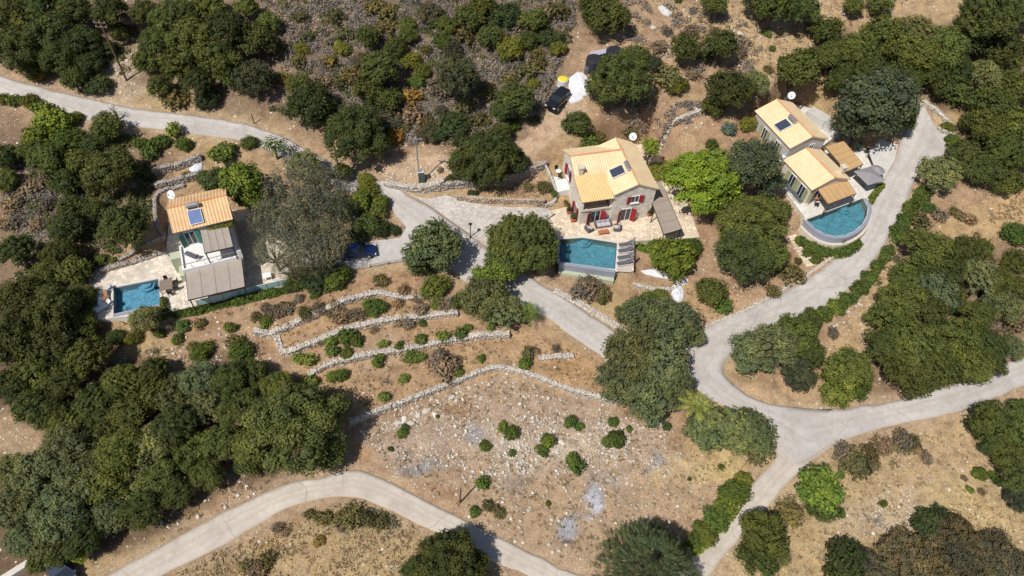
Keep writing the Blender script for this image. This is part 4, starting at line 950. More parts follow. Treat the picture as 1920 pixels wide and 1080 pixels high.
# terrace slabs -----------------------------------------------------------------------------------
def pxz(pts, z): return [tuple(at_z(a, b, z)[:2]) for a, b in pts]
POOL1 = pxz(POOL_PX[0][1], Z1)
POOL2 = pxz(POOL_PX[1][1], Z2)
arc3 = pxz([(1512,412),(1618,372),(1627,388),(1625,404),(1616,421),(1602,433),(1585,441),(1566,443),(1546,439),(1528,428)], Z3)
POOL3 = arc3
def slab(poly, holes, z, depth, mat, side, label, name='terrace'):
    mb = MB(); mb.prism(poly, z - depth, z, 0, holes, 1); o = mb.build(name, [mat, side]); return props(o, label, 'terrace', kind='structure')
slab(PADW[0][1], [POOL1], Z1, 3., m_flag1, m_white, 'cream flagstone terrace round the left villa and its pool')
slab(PADW[1][1], [POOL2], Z2, 4., m_flag2, m_sage, 'honey flagstone terrace round the middle villa and its pool')
slab(PADW[2][1], [POOL3], Z3, 3.5, m_flag3, m_cream, 'white flagstone terrace round the half round pool')
slab(PADW[3][1], [], Z3B, 3.5, m_flag3, m_grey, 'upper white paved terrace of the right villa')
def pool_tile(name, col):
    k = NB(name); p = k.pos(); n = k.noise(p, 1.1, 4., .7); n2 = k.noise(p, 5., 3.)
    br = k.n('ShaderNodeTexVoronoi', Scale=4.); k.l(p, br.inputs['Vector']); sep = k.n('ShaderNodeSeparateColor'); k.l(br.outputs['Color'], sep.inputs[0])
    c = k.mix(sep.outputs[0], tuple(b * .78 for b in col), tuple(b * 1.22 for b in col)); c = k.mix(1., c, k.ramp(n, [(.3, (.82, .86, .9)), (.7, (1.15, 1.12, 1.1))]), 'MULTIPLY')
    k.base(c); k.rough(.5, .3); return k.m
def water_mat(name, tint):
    k = NB(name); p = k.pos(); k.t.nodes.remove(k.b)
    tr = k.n('ShaderNodeBsdfTransparent'); tr.inputs[0].default_value = (*tint, 1); gl = k.n('ShaderNodeBsdfGlossy', Roughness=.06); gl.inputs[0].default_value = (1, 1, 1, 1)
    n = k.noise(p, 2.2, 3.); b = k.n('ShaderNodeBump', Strength=.35, Distance=.06); k.l(n, b.inputs['Height']); k.l(b.outputs[0], gl.inputs['Normal'])
    fr_ = k.n('ShaderNodeFresnel', IOR=1.33); k.l(b.outputs[0], fr_.inputs['Normal']); ms = k.n('ShaderNodeMixShader'); k.l(fr_.outputs[0], ms.inputs[0]); k.l(tr.outputs[0], ms.inputs[1]); k.l(gl.outputs[0], ms.inputs[2]); k.l(ms.outputs[0], k.out.inputs['Surface']); return k.m
m_water = water_mat('pool_water', (.86, .96, .98))
def offset_poly(poly, d):
    P = np.array(poly); n = len(P); A = 0
    for i in range(n): A += P[i][0] * P[(i + 1) % n][1] - P[(i + 1) % n][0] * P[i][1]
    s = 1 if A > 0 else -1; out = []
    for i in range(n):
        a = P[i] - P[i - 1]; b = P[(i + 1) % n] - P[i]; na = np.array([a[1], -a[0]]) / np.linalg.norm(a) * s; nb_ = np.array([b[1], -b[0]]) / np.linalg.norm(b) * s
        m = (na + nb_); m /= max(np.dot(m, na), .35); out.append(tuple(P[i] + m * d))
    return out
def pool(poly, z, depth, tile, cop, label, copw=.28, wl=.16, step=None):
    c = np.mean(np.array(poly), 0); e = empty('swimming_pool', (c[0], c[1], z), label, 'pool')
    b = MB(); n = len(poly); vs = [(p[0], p[1], z - .01) for p in poly] + [(p[0], p[1], z - depth) for p in poly]
    A = sum(poly[i][0] * poly[(i + 1) % n][1] - poly[(i + 1) % n][0] * poly[i][1] for i in range(n))
    b.add(vs, [((i, (i + 1) % n, n + (i + 1) % n, n + i) if A > 0 else (n + i, n + (i + 1) % n, (i + 1) % n, i)) for i in range(n)])
    loops = [[Vector((p[0], p[1], 0)) for p in poly]]; tr = tessellate_polygon(loops)
    b.add([(p[0], p[1], z - depth) for p in poly], [t if (Vector(loops[0][t[1]]) - loops[0][t[0]]).cross(loops[0][t[2]] - loops[0][t[0]]).z > 0 else t[::-1] for t in tr])
    b.build('basin', tile, e)
    w_ = MB(); q = offset_poly(poly, -.012); w_.add([(p[0], p[1], z - wl) for p in q], [t if (loops[0][t[1]] - loops[0][t[0]]).cross(loops[0][t[2]] - loops[0][t[0]]).z > 0 else t[::-1] for t in tr]); w_.build('water', m_water, e)
    cp = MB(); cp.prism(offset_poly(poly, copw), z + .004, z + .05, 0, [poly]); cp.build('coping', cop, e)
    if step: q = at_z(*step, z); st = MB(); st.tube([(q[0], q[1], z - depth), (q[0], q[1], z - .62)], .9, 24); st.tube([(q[0], q[1], z - .615), (q[0], q[1], z - .42)], .55, 24); st.build('steps', tile, e)
    return e
m_pt1 = pool_tile('blue_pool_tile', (.135, .315, .43)); m_pt2 = pool_tile('teal_pool_tile', (.115, .285, .35)); m_pt3 = pool_tile('deep_teal_pool_tile', (.11, .275, .335))
m_cop = simple('coping_stone', (.66, .61, .54), .8, .1); m_copb = simple('wet_grey_coping', (.30, .32, .38), .5, .1)
pool(POOL1, Z1, .95, m_pt1, m_cop, 'small rectangular blue pool beside the left villa', step=(272, 529))
pool(POOL2, Z2, .9, m_pt2, m_cop, 'teal five sided pool in front of the middle villa', step=(1096, 447))
pool(POOL3, Z3, .9, m_pt3, m_cop, 'half round teal pool beside the right villa and the road', step=(1586, 385))
def rim(name, pts, wd, z0, z1, mat, label):
    """free standing strip along a polyline (overflow channel, curved wall)"""
    P = np.array(pts); mb = MB(); n = len(P); T = np.gradient(P, axis=0); T /= np.linalg.norm(T, axis=1)[:, None]; N = np.stack([T[:, 1], -T[:, 0]], 1)
    a = P; b = P + N * wd; vs = [(*p, z1) for p in a] + [(*p, z1) for p in b] + [(*p, z0) for p in a] + [(*p, z0) for p in b]; fs = []
    for i in range(n - 1): fs += [(i, i + 1, n + i + 1, n + i), (n + i, n + i + 1, 3 * n + i + 1, 3 * n + i), (2 * n + i, 2 * n + i + 1, i + 1, i), (3 * n + i, 3 * n + i + 1, 2 * n + i + 1, 2 * n + i)]
    fs += [(0, n, 3 * n, 2 * n), (n - 1, 3 * n - 1, 4 * n - 1, 2 * n - 1)][:1] + [(2 * n - 1, n - 1, 3 * n - 1, 4 * n - 1)]
    mb.add(vs, fs); o = mb.build(name, mat); return props(o, label, 'pool edge')
a3 = catmull(pxz([(1618,373),(1627,388),(1625,404),(1616,421),(1602,433),(1585,441),(1566,443),(1546,439),(1528,428),(1513,413)], Z3), 4)
nA = np.gradient(a3, axis=0); nA /= np.linalg.norm(nA, axis=1)[:, None]; outv = np.stack([nA[:, 1], -nA[:, 0]], 1)
if ((a3[18] + outv[18]) - np.mean(a3, 0)) @ (a3[18] - np.mean(a3, 0)) < (a3[18] - np.mean(a3, 0)) @ (a3[18] - np.mean(a3, 0)): a3 = a3[::-1]; outv = -outv[::-1]
rim('pool_rim', a3 + outv * .04, .42, Z3 - 3.0, Z3 + .09, m_copb, 'blue grey overflow rim round the half round pool')
rim('pool_rim', a3 + outv * .46, .34, Z3 - 3.0, Z3 - .75, m_cream, 'cream ledge below the rim of the half round pool')
e2 = np.array(pxz([(1049,491),(1101,499),(1154,507)], Z2)); e2 = catmull(e2, 4); dn = np.array([e2[-1][1] - e2[0][1], -(e2[-1][0] - e2[0][0])]); dn /= np.linalg.norm(dn); 
if dn[1] > 0: dn = -dn; e2 = e2[::-1]
rim('pool_rim', e2 + dn * .02, .42, Z2 - 2.6, Z2 + .065, m_copb, 'blue grey overflow rim on the lower side of the middle pool')
rim('pool_rim', e2 + dn * .44, .55, Z2 - 3.2, Z2 - .9, m_sage, 'sage green trough wall below the middle pool')
e1 = np.array(pxz([(213,589),(258,580),(301,570)], Z1)); e1 = catmull(e1, 4); d1 = np.array([.39, -.92]); 
rim('pool_rim', e1 + d1 * .03, .4, Z1 - 2.2, Z1 + .066, m_copb, 'grey overflow rim on the lower side of the left pool')

# ---- left villa
F1 = Frame(-38.99, 52.0, 0, math.radians(25))
v1 = empty('villa', (*F1(3.1, 1)[:2], Z1), 'left villa with ochre tiled roof, white roof terrace and green shutters', 'villa')
wb = MB(); gable_walls(wb, F1, .35, 6.2, .3, 5.4, Z1, 6.35, 7.55, 'u'); wb.build('wall', m_grey, v1)
gb = MB(); gb.prism([F1(*q)[:2] for q in ((.0, -3.55), (6.2, -3.55), (6.2, .28), (.0, .28))], Z1, 3.62, 0, side=1); gb.build('ground_floor', [m_white, m_cream], v1)
gable_roof(F1, .25, 6.3, .3, 5.45, 6.45, 7.6, 'u', .3, m_tile1, v1, period=.36)
pb = MB(); pb.box(-.1, 6.4, -3.75, -3.5, 3.1, 3.95, 0, F1); pb.box(-.1, .08, -3.5, .25, 3.5, 3.9, 0, F1); pb.build('parapet', m_white, v1)
rl = MB(); 
for u in (1.0, 2.4, 3.8, 5.2): rl.box(u - .02, u + .02, -3.65, -3.6, 3.95, 4.7, 0, F1)
rl.box(.2, 6.3, -3.66, -3.6, 4.66, 4.72, 0, F1); rl.build('railing', m_metal, v1)
window(F1, 1.5, .3, 3.65, 1.2, 2.1, 'front', v1, m_green, 25, False); window(F1, 6.2, 2.8, 4., .9, 1.2, 'right', v1, m_green, 20)
window(F1, 1.5, -3.55, Z1 + .05, 1.5, 2.1, 'front', v1, m_green, 20, False); window(F1, 4.4, -3.55, Z1 + .05, 1.5, 2.1, 'front', v1, m_green, 20, False)
cb = MB(); cb.box(6.05, 6.55, -3.8, -3.3, 3.62, 4.9, 0, F1); cb.build('chimney', m_white, v1)
sl = Vector(F1(0, 1, 0)) - Vector(F1(0, 0, 0)); k1 = 1.15 / 2.57; e2v = Vector((sl.x, sl.y, k1)).normalized(); e1v = Vector(F1(1, 0, 0)) - Vector(F1(0, 0, 0)); nv = e1v.cross(e2v)
solar(F1(2.75, 1.15, 6.45 + .85 * k1 + .05), e1v, e2v, nv, v1, m_panelb)
dish(at_z(322, 365, 6.2), .55, v1)
an = MB(); an.box(-1.4, -.05, -.9, .2, Z1, 3.2, 0, F1); an.box(-.9, -.05, -2.6, -.95, Z1, 1.9, 0, F1); an.build('side_annex', m_sage, v1)
canopy('awning', [at_z(a, b, 3.45) for a, b in ((353,562),(459,537),(452,482),(347,507))], 4, 'wide greige canvas awning over the front terrace of the left villa', m_can1, [(.02, .03), (.98, .03)], Z1, axis_=0)
canopy('awning', [at_z(a, b, 5.9) for a, b in ((384,474),(437,462),(428,426),(375,432))], 4, 'smaller greige canvas awning on the roof terrace of the left villa', m_can1, [(.02, .04), (.98, .04)], 3.64, axis_=0)
# ---- middle villa
F2 = Frame(11.69, 62.21, 0, math.radians(16.3))
v2 = empty('villa', (*F2(1, 3)[:2], Z2), 'two storey stone villa with honey roof and red shutters behind the middle pool', 'villa')
wb = MB(); gable_walls(wb, F2, .2, 5.6, .15, 8.5, Z2, 7.35, 8.5, 'v'); gable_walls(wb, F2, -3.75, 2.9, 3.7, 8.9, Z2, 7.35, 8.5, 'u')
wb.add([F2(a, b, c) for a, b, c in ((-3.8, .5, Z2), (.18, .5, Z2), (.18, .5, 4.7), (-3.8, .5, 4.7), (-3.8, 3.68, Z2), (-3.8, 3.68, 7.3), (-3.8, .5, 6.6), (-3.5, .5, 4.7), (-3.5, .5, 6.6), (-.1, .5, 4.7), (-.1, .5, 6.6), (.18, .5, 6.6), (-3.8, .5, 6.9), (.18, .5, 6.9))],
       [(0, 1, 2, 3), (4, 0, 6, 5), (3, 7, 8, 6), (9, 2, 11, 10), (6, 11, 13, 12)])
wb.build('wall', m_ash, v2)
bl = MB(); bl.box(-3.5, -.1, .52, 3.6, 4.5, 4.68, 0, F2); bl.build('balcony_floor', m_cream, v2)
bl = MB(); bl.box(-3.85, .15, .35, .48, 4.6, 4.85, 0, F2); bl.build('parapet', m_cream, v2)
rl = MB(); rl.box(-3.5, -.1, .44, .48, 5.45, 5.52, 0, F2)
rl.build('railing', m_wood, v2)
gable_roof(F2, .2, 5.6, .15, 8.5, 7.4, 8.6, 'v', .25, m_tile2, v2)
gable_roof(F2, -3.75, 2.9, 3.75, 9.0, 7.4, 8.6, 'u', .2, m_tile2, v2)
sr = MB(); slope(sr, F2(-4.15, -.15, 6.85), F2(.0, -.15, 6.85), F2(.0, 3.7, 7.62), F2(-4.15, 3.7, 7.62)); sr.build('balcony_roof', m_tile2o, v2)
cb = MB(); cb.box(-3.4, -2.85, 3.9, 4.5, 7.3, 8.55, 0, F2); cb.box(-3.5, -2.75, 3.8, 4.6, 8.55, 8.68, 0, F2); cb.build('chimney', m_cream, v2)
window(F2, 3.0, .15, 5.3, 1.1, 1.15, 'front', v2, m_red, 12); window(F2, 2.2, .15, Z2 + .03, 1.35, 2.15, 'front', v2, m_red, 40, False); window(F2, -1.75, .5, Z2 + .03, 1.35, 2.15, 'front', v2, m_red, 35, False)
window(F2, -3.75, 6.3, 5.0, 1.1, 1.7, 'left', v2, m_red, 20); window(F2, -3.8, 2.0, Z2 + .03, 1.0, 2.0, 'left', v2, m_red, 20, False)
sl = Vector(F2(1, 0, 0)) - Vector(F2(0, 0, 0)); k2 = 1.2 / 2.7; e2v = Vector((sl.x, sl.y, k2)).normalized(); e1v = -(Vector(F2(0, 1, 0)) - Vector(F2(0, 0, 0))); nv = e1v.cross(e2v)
solar(F2(1.35, 3.1, 7.4 + 1.15 * k2 + .05), e1v, e2v, nv, v2, m_panel)
dish(at_z(1187, 256, 8.5), .5, v2)
bt = MB(); bt.prism(pxz([(1026,312),(1062,300),(1080,352),(1046,360)], 3.9), 1.6, 3.9, 0, side=1); tb = bt.build('balcony_terrace', [m_white, m_white], v2)
q = [F2(*a) for a in ((5.15, -5.1, 4.6), (7.6, -4.7, 4.6), (8.0, 3.6, 4.9), (5.75, 3.4, 4.95))]
canopy('pergola', q, 5, 'long taupe canvas pergola on the right side of the middle villa', m_can2, [(.02, .01), (.98, .01), (.02, .5), (.98, .55)], Z2, axis_=1, cat='pergola')
# ---- right villa
F3 = Frame(36.69, 65.61, 0, math.radians(25)); F3u = Frame(34.45, 71.35, 0, math.radians(24))
v3 = empty('villa', (*F3(3, 5)[:2], Z3), 'right villa of two honey roofed blocks beside the half round pool', 'villa')
wb = MB(); gable_walls(wb, F3, .25, 5.9, .25, 5.75, Z3, 7.1, 8.15, 'v'); wb.build('wall', m_cream, v3)
wb = MB(); gable_walls(wb, F3u, .25, 5.9, .25, 7.9, Z3 - .5, 8.8, 9.85, 'v'); wb.build('upper_wall', m_grey, v3)
gable_roof(F3, .25, 5.9, .25, 5.75, 7.2, 8.3, 'v', .25, m_tile2, v3); gable_roof(F3u, .25, 5.9, .25, 7.9, 8.9, 10.0, 'v', .25, m_tile2, v3)
cb = MB(); cb.box(5.0, 5.6, .9, 1.5, 7.2, 8.5, 0, F3); cb.box(4.9, 5.7, .8, 1.6, 8.5, 8.6, 0, F3); cb.build('chimney', m_cream, v3)
for v in (1.6, 3.6): window(F3, .25, v, Z3 + .03, 1.1, 2.05, 'left', v3, m_olive, 15, False)
window(F3, 1.8, .25, Z3 + .03, 1.4, 2.1, 'front', v3, m_olive, 20, False); window(F3u, .25, 5.2, 6.0, 1.0, 2.0, 'left', v3, m_olive, 15, False); window(F3u, .25, 2.4, 6.0, 1.0, 2.0, 'left', v3, m_olive, 15, False); window(F3u, 3.9, .25, 7.5, .8, .9, 'front', v3)
sl = Vector(F3u(1, 0, 0)) - Vector(F3u(0, 0, 0)); k3 = 1.1 / 2.82; e2v = Vector((sl.x, sl.y, k3)).normalized(); e1v = -(Vector(F3u(0, 1, 0)) - Vector(F3u(0, 0, 0))); nv = e1v.cross(e2v)
solar(F3u(1.25, 3.7, 8.9 + 1.0 * k3 + .05), e1v, e2v, nv, v3, m_panel)
dish(at_z(1484, 179, 10.0), .5, v3)
sb = MB(); sb.box(-.0, 2.2, 6.3, 7.0, Z3, 6.4, 0, F3); sb.build('service_wall', m_cream, v3)
for i in range(2):
    ac = MB(); ac.box(.3 + i * 1.0, 1.15 + i * 1.0, 6.35, 6.9, 6.41, 7.1, 0, F3); ac.build('air_conditioner', m_wmetal, v3)
canopy('awning', [at_z(a, b, Z3 + 2.35) for a, b in ((1553,382),(1606,362),(1587,335),(1533,354))], 6, 'striped tan awning over the pool side of the right villa', m_can3, [(.02, .03), (.98, .03)], Z3, axis_=0, pmat=m_wood)
canopy('awning', [at_z(a, b, Z3 + 2.5) for a, b in ((1588,321),(1619,307),(1582,264),(1547,274))], 5, 'larger tan awning behind the chimney of the right villa', m_can3, [(.98, .02), (.98, .98)], Z3, axis_=1, pmat=m_wood)
# outside stair up to the right villa
s0 = np.array(at_z(1566, 268, Z3 + .2)[:2]); s1 = np.array(at_z(1552, 226, 7.0)[:2])
st = MB(); d = s1 - s0; Ls = np.linalg.norm(d); Fs = Frame(s0[0], s0[1], 0, math.atan2(d[1], d[0]))
for i in range(11): st.box(Ls * i / 11, Ls * (i + 1) / 11 - .004, -.65, .65, Z3 - 1., Z3 + .25 + i * .24, 0, Fs)
st.box(Ls, Ls + 3., -.9, .9, Z3 - 1, Z3 + .25 + 10.5 * .24, 0, Fs); props(st.build('outdoor_stair', m_gravel), 'grey outdoor stair on the right side of the upper tiled block', 'stair')
ps = MB(); a = on(1484, 441); b = on(1521, 500); d = (b - a)[:2]; Lp = np.linalg.norm(d); Fp = Frame(a[0], a[1], 0, math.atan2(d[1], d[0]))
for i in range(11): t = (i + .5) / 11; x, y, _ = Fp(Lp * t, 0); ps.box(Lp * i / 11, Lp * (i + 1) / 11 - .02, -.62, .62, height(x, y) - .3, height(x, y) + .12 + .02 * (i % 2), 0, Fp)
props(ps.build('garden_steps', m_flag2), 'pale stepped garden path below the half round pool', 'steps')
# ------------------------------------------------------------------ vehicles
def car_paint(name, col): 
    k = NB(name); k.base(col); k.rough(.28, .5); k.b.inputs['Coat Weight'].default_value = .5; k.b.inputs['Coat Roughness'].default_value = .08; return k.m
m_blue = car_paint('blue_paint', (.008, .022, .095)); m_blk = car_paint('black_paint', (.012, .013, .018)); m_slate = car_paint('slate_paint', (.05, .065, .10))
m_tyre = simple('tyre_rubber', (.02, .02, .02), .9, .1); m_lamp = simple('lamp_glass', (.75, .76, .78), .15, .05, spec=.6); m_tail = simple('red_lamp_glass', (.35, .02, .02), .2, .1)
def car(name, label, p, ang, secs, cab, paint, wheel_x, wr, cat='car', hw=.88, boxy=False):
    root = empty(name, p, label, cat, rz=ang)
    b = MB(); V = []; prof = [(-.9, 0), (-1, .35), (-.97, .72), (-.84, 1), (.84, 1), (.97, .72), (1, .35), (.9, 0)]
    for x, h_, z0, z1 in secs: V += [(x, q * h_, z0 + (z1 - z0) * t) for q, t in prof]
    n = 8; fs = []
    for i in range(len(secs) - 1):
        for j in range(n - 1): a = i * n + j; fs.append((a, a + n, a + n + 1, a + 1))
        fs.append((i * n + n - 1, (i + 1) * n + n - 1, (i + 1) * n, i * n))
    fs += [tuple(range(n)), tuple(range((len(secs) - 1) * n, len(secs) * n))[::-1]]
    b.add(V, fs)
    xa, xb, xc, xd, zb_, zt_, hb, ht = cab
    # roof panel, pillars
    b.box(xc, xd, -ht, ht, zt_ - .05, zt_, 0, taper=.03)
    for sx, X, Xt in ((1, xb, xd), (-1, xa, xc)):
        for sy in (-1, 1): b.bar((X - .02 * sx, sy * hb * .97, zb_), (Xt - .03 * sx, sy * ht * .97, zt_ - .03), .08, .08)
    xm, xmt = (xa + xb) / 2 - .05, (xc + xd) / 2
    for sy in (-1, 1): b.bar((xm, sy * hb * .99, zb_), (xmt, sy * ht * .99, zt_ - .03), .07, .05)
    b.build('body', paint, root, local=True)
    def pane(nm, pts): m = MB(); m.add(pts, [(0, 1, 2, 3), (3, 2, 1, 0)][:1]); m.build(nm, m_glass, root, local=True)
    pane('windscreen', [(xb, -hb * .9, zb_), (xb, hb * .9, zb_), (xd, ht * .92, zt_ - .05), (xd, -ht * .92, zt_ - .05)])
    pane('rear_window', [(xa, hb * .9, zb_), (xa, -hb * .9, zb_), (xc, -ht * .92, zt_ - .05), (xc, ht * .92, zt_ - .05)])
    for sy in (-1, 1):
        for u0, u1, t0, t1 in ((xa + .05, xm, xc + .04, xmt), (xm, xb - .05, xmt, xd - .04)):
            q = [(u0, sy * hb * .96, zb_), (u1, sy * hb * .96, zb_), (t1, sy * ht * .96, zt_ - .05), (t0, sy * ht * .96, zt_ - .05)]; pane('side_window', q if sy < 0 else q[::-1])
    for x in wheel_x:
        for sy in (-1, 1):
            w_ = MB(); w_.tube([(x, sy * (hw - .2), wr), (x, sy * (hw + .02), wr)], wr, 14); o = w_.build('wheel', m_tyre, root, local=True)
            r_ = MB(); r_.tube([(x, sy * (hw + .021), wr), (x, sy * (hw + .03), wr)], wr * .62, 10); r_.build('rim', m_metal, o, local=True)
    xf, xr = secs[-1][0], secs[0][0]; zf = secs[-1][3]; zr_ = secs[0][3]
    for sy in (-1, 1):
        m = MB(); m.box(xf - .12, xf + .02, sy * hw * .72 - .17, sy * hw * .72 + .17, zf - .2, zf - .05); m.build('headlight', m_lamp, root, local=True)
        m = MB(); m.box(xr - .02, xr + .1, sy * hw * .74 - .13, sy * hw * .74 + .13, zr_ - .25, zr_ - .08); m.build('tail_light', m_tail, root, local=True)
        m = MB(); m.box(xb - .25, xb - .08, sy * (hw + .02) - .08, sy * (hw + .02) + .08, zb_ - .02, zb_ + .13); m.build('wing_mirror', paint, root, local=True)
    return root
def aim(p, q): return math.atan2(q[1] - p[1], q[0] - p[0])
sal = [(-2.2, .78, .32, .86), (-2.05, .86, .26, .93), (-1.2, .88, .22, .93), (.6, .88, .22, .92), (1.5, .86, .24, .84), (2.0, .8, .27, .74), (2.22, .66, .34, .66)]
pA = on(640, 480); pB = on(702, 474); pc = (pA + pB) / 2; zg = float(zb(pc[0], pc[1])) + .042
car('parked_car', 'dark blue saloon car on the pale driveway under the feathery grey tree', (pc[0], pc[1], zg), aim(pA, pB), sal, (-1.75, 1.0, -1.15, .15, .9, 1.44, .82, .62), m_blue, (-1.35, 1.35), .32)
suv = [(-2.0, .8, .45, 1.15), (-1.9, .88, .42, 1.2), (.75, .88, .4, 1.18), (.9, .86, .42, 1.12), (1.8, .82, .45, 1.06), (2.05, .76, .48, .98)]
pA = on(1058, 180); pB = on(1032, 214); pc = (pA + pB) / 2; 
car('off_road_car', 'black boxy off-road car parked on the dirt track', (pc[0], pc[1], height(pc[0], pc[1]) + .02), aim(pA, pB), suv, (-1.9, .85, -1.75, .5, 1.17, 1.82, .84, .72), m_blk, (-1.25, 1.3), .4)
pA = on(112, 1064); pB = on(136, 1094); pc = (pA + pB) / 2
car('parked_car', 'slate blue car half hidden under the trees at the bottom left', (pc[0], pc[1], height(pc[0], pc[1]) + .02), aim(pA, pB), sal, (-1.75, 1.0, -1.5, .15, .9, 1.46, .82, .64), m_slate, (-1.35, 1.35), .32)
# ------------------------------------------------------------------ garden furniture
def lounger():
    r = empty('sun_lounger', (0, 0, 0), 'sun lounger', 'sun lounger')
    f = MB(); f.box(-.95, .95, -.33, -.28, .22, .28); f.box(-.95, .95, .28, .33, .22, .28); f.box(-.95, -.9, -.28, .28, .22, .28); f.box(.9, .95, -.28, .28, .22, .28); f.build('frame', m_wmetal, r, local=True)
    for x in (-.85, .85):
        for y in (-.3, .3): l_ = MB(); l_.box(x - .03, x + .03, y - .03, y + .03, 0, .22); l_.build('leg', m_wmetal, r, local=True)
    c = MB(); c.box(-.93, .3, -.27, .27, .281, .38, taper=.02); c.build('cushion', m_gcush, r, local=True)
    b = MB(); b.add([(.31, -.27, .29), (.92, -.27, .62), (.92, .27, .62), (.31, .27, .29), (.28, -.27, .38), (.87, -.27, .7), (.87, .27, .7), (.28, .27, .38)], [(0, 3, 2, 1), (4, 5, 6, 7), (0, 1, 5, 4), (1, 2, 6, 5), (2, 3, 7, 6), (3, 0, 4, 7)]); b.build('backrest', m_gcush, r, local=True); return r
def put(o, p, rz, label, group=None): 
    o.location = p; o.rotation_euler = (0, 0, rz); o['label'] = label
    if group: o['group'] = group
    return o
L0 = lounger(); a2 = aim(at_z(1165, 470, Z2), at_z(1190, 466, Z2)); first = True
for i, (x, y, lb) in enumerate([(1173, 461, 'grey sun lounger nearest the middle villa'), (1172, 472, 'second grey sun lounger from the middle villa'), (1171, 485, 'third grey sun lounger from the middle villa'), (1170, 496, 'grey sun lounger at the lower end of the middle pool deck')]):
    o = L0 if i == 0 else copy_tree(L0); p = at_z(x, y, Z2); put(o, (p[0], p[1], Z2), a2, lb, 'grey loungers on the middle pool deck')
def recolor(o, mm):
    for ch in o.children:
        if ch.name.split('.')[0] in ('cushion', 'backrest'): ch.data = ch.data.copy(); ch.data.materials[0] = mm
o = copy_tree(L0); p = at_z(190, 563, Z1); put(o, (p[0], p[1], Z1), aim(at_z(190, 570, Z1), at_z(187, 550, Z1)), 'lounger with white cushion left of the left pool', 'loungers by the left pool'); recolor(o, m_wcush)
o = copy_tree(L0); p = at_z(200, 561, Z1); put(o, (p[0], p[1], Z1), aim(at_z(190, 570, Z1), at_z(187, 550, Z1)), 'lounger with tan cushion left of the left pool', 'loungers by the left pool'); recolor(o, m_teak)
o = copy_tree(L0); p = at_z(196, 547, Z1); put(o, (p[0], p[1], Z1), .6, 'white lounger in the shade at the upper left of the left pool', 'loungers by the left pool'); recolor(o, m_lcush)
o = copy_tree(L0); p = at_z(361, 482, 3.64); put(o, (p[0], p[1], 3.64), -.4, 'grey lounger alone on the white roof terrace')
for i in range(2):
    o = copy_tree(L0); p = at_z(1481 + i * 12, 360 + i * 14, Z3); put(o, (p[0], p[1], Z3), 2.0, ['upper', 'lower'][i] + ' grey lounger on the white paving left of the right villa', 'loungers of the right villa')
def sofa(label, name, p, rz, w_, seats, cush):
    r = empty(name, p, label, name.replace('_', ' '), rz=rz); f = MB(); f.box(-w_/2, w_/2, -.42, .42, .08, .3); f.box(-w_/2, w_/2, .3, .42, .3, .72); f.box(-w_/2, -w_/2 + .12, -.42, .3, .3, .55); f.box(w_/2 - .12, w_/2, -.42, .3, .3, .55); f.build('frame', m_wood if seats > 1 else m_gcush, r, local=True)
    a = -w_/2 + .13; s_ = (w_ - .26) / seats
    for i in range(seats):
        c = MB(); c.box(a + i * s_ + .01, a + (i + 1) * s_ - .01, -.41, .17, .301, .45, taper=.03); c.build('seat_cushion', cush, r, local=True)
        c = MB(); c.box(a + i * s_ + .01, a + (i + 1) * s_ - .01, .171, .295, .46, .8, taper=.02); c.build('back_cushion', cush, r, local=True)
    return r
P2 = lambda x, y: tuple(at_z(x, y, Z2)[:2]) + (Z2,)
sofa('pale outdoor sofa against the red shuttered door', 'sofa', P2(1130, 423), F2.a, 2.1, 3, m_lcush)
sofa('cushioned garden armchair left of the sofa', 'armchair', P2(1104, 432), F2.a + 1.9, .95, 1, m_cush); sofa('cushioned garden armchair right of the sofa', 'armchair', P2(1156, 430), F2.a - 1.9, .95, 1, m_cush)
def table(label, p, rz, lx, ly, h, mat, name='table', round_=False):
    r = empty(name, p, label, 'table', rz=rz); t = MB()
    if round_: t.tube([(0, 0, h - .04), (0, 0, h)], lx / 2, 20); t.build('table_top', mat, r, local=True); l_ = MB(); l_.tube([(0, 0, 0), (0, 0, .03), (0, 0, .04), (0, 0, h - .04)], [.22, .22, .04, .04], 10); l_.build('pedestal', m_black, r, local=True)
    else:
        t.box(-lx/2, lx/2, -ly/2, ly/2, h - .05, h); t.build('table_top', mat, r, local=True)
        for sx in (-1, 1):
            for sy in (-1, 1): l_ = MB(); x, y = sx * (lx/2 - .07), sy * (ly/2 - .07); l_.box(x - .035, x + .035, y - .035, y + .035, 0, h - .05); l_.build('leg', mat, r, local=True)
    return r
table('low wooden coffee table between the two armchairs', P2(1131, 438), F2.a, 1.3, .6, .4, m_terra, 'coffee_table')
table('white round bistro table on the balcony terrace', tuple(at_z(1046, 328, 3.9)[:2]) + (3.9,), 0, .75, .75, .72, m_wmetal, 'bistro_table', True)
def chair():
    r = empty('garden_chair', (0, 0, 0), 'garden chair', 'chair'); s = MB(); s.box(-.22, .22, -.22, .22, .42, .47); s.build('seat', m_black, r, local=True); b = MB(); b.box(-.22, .22, .19, .23, .47, .88); b.build('backrest', m_black, r, local=True)
    for x in (-.2, .2):
        for y in (-.2, .2): l_ = MB(); l_.box(x - .02, x + .02, y - .02, y + .02, 0, .42); l_.build('leg', m_black, r, local=True)
    return r
C0 = chair(); p = at_z(1043, 321, 3.9); put(C0, (p[0], p[1], 3.9), 0.3, 'black chair above the white bistro table', 'chairs at the bistro table')
o = copy_tree(C0); p = at_z(1049, 335, 3.9); put(o, (p[0], p[1], 3.9), 3.2, 'black chair below the white bistro table', 'chairs at the bistro table')
tp = at_z(315, 541, Z1); r1 = F1.a + math.radians(-4)
table('long brown dining table on the flagstones between pool and awning', (tp[0], tp[1], Z1), r1, 1.4, 1.6, .74, m_canb, 'dining_table')
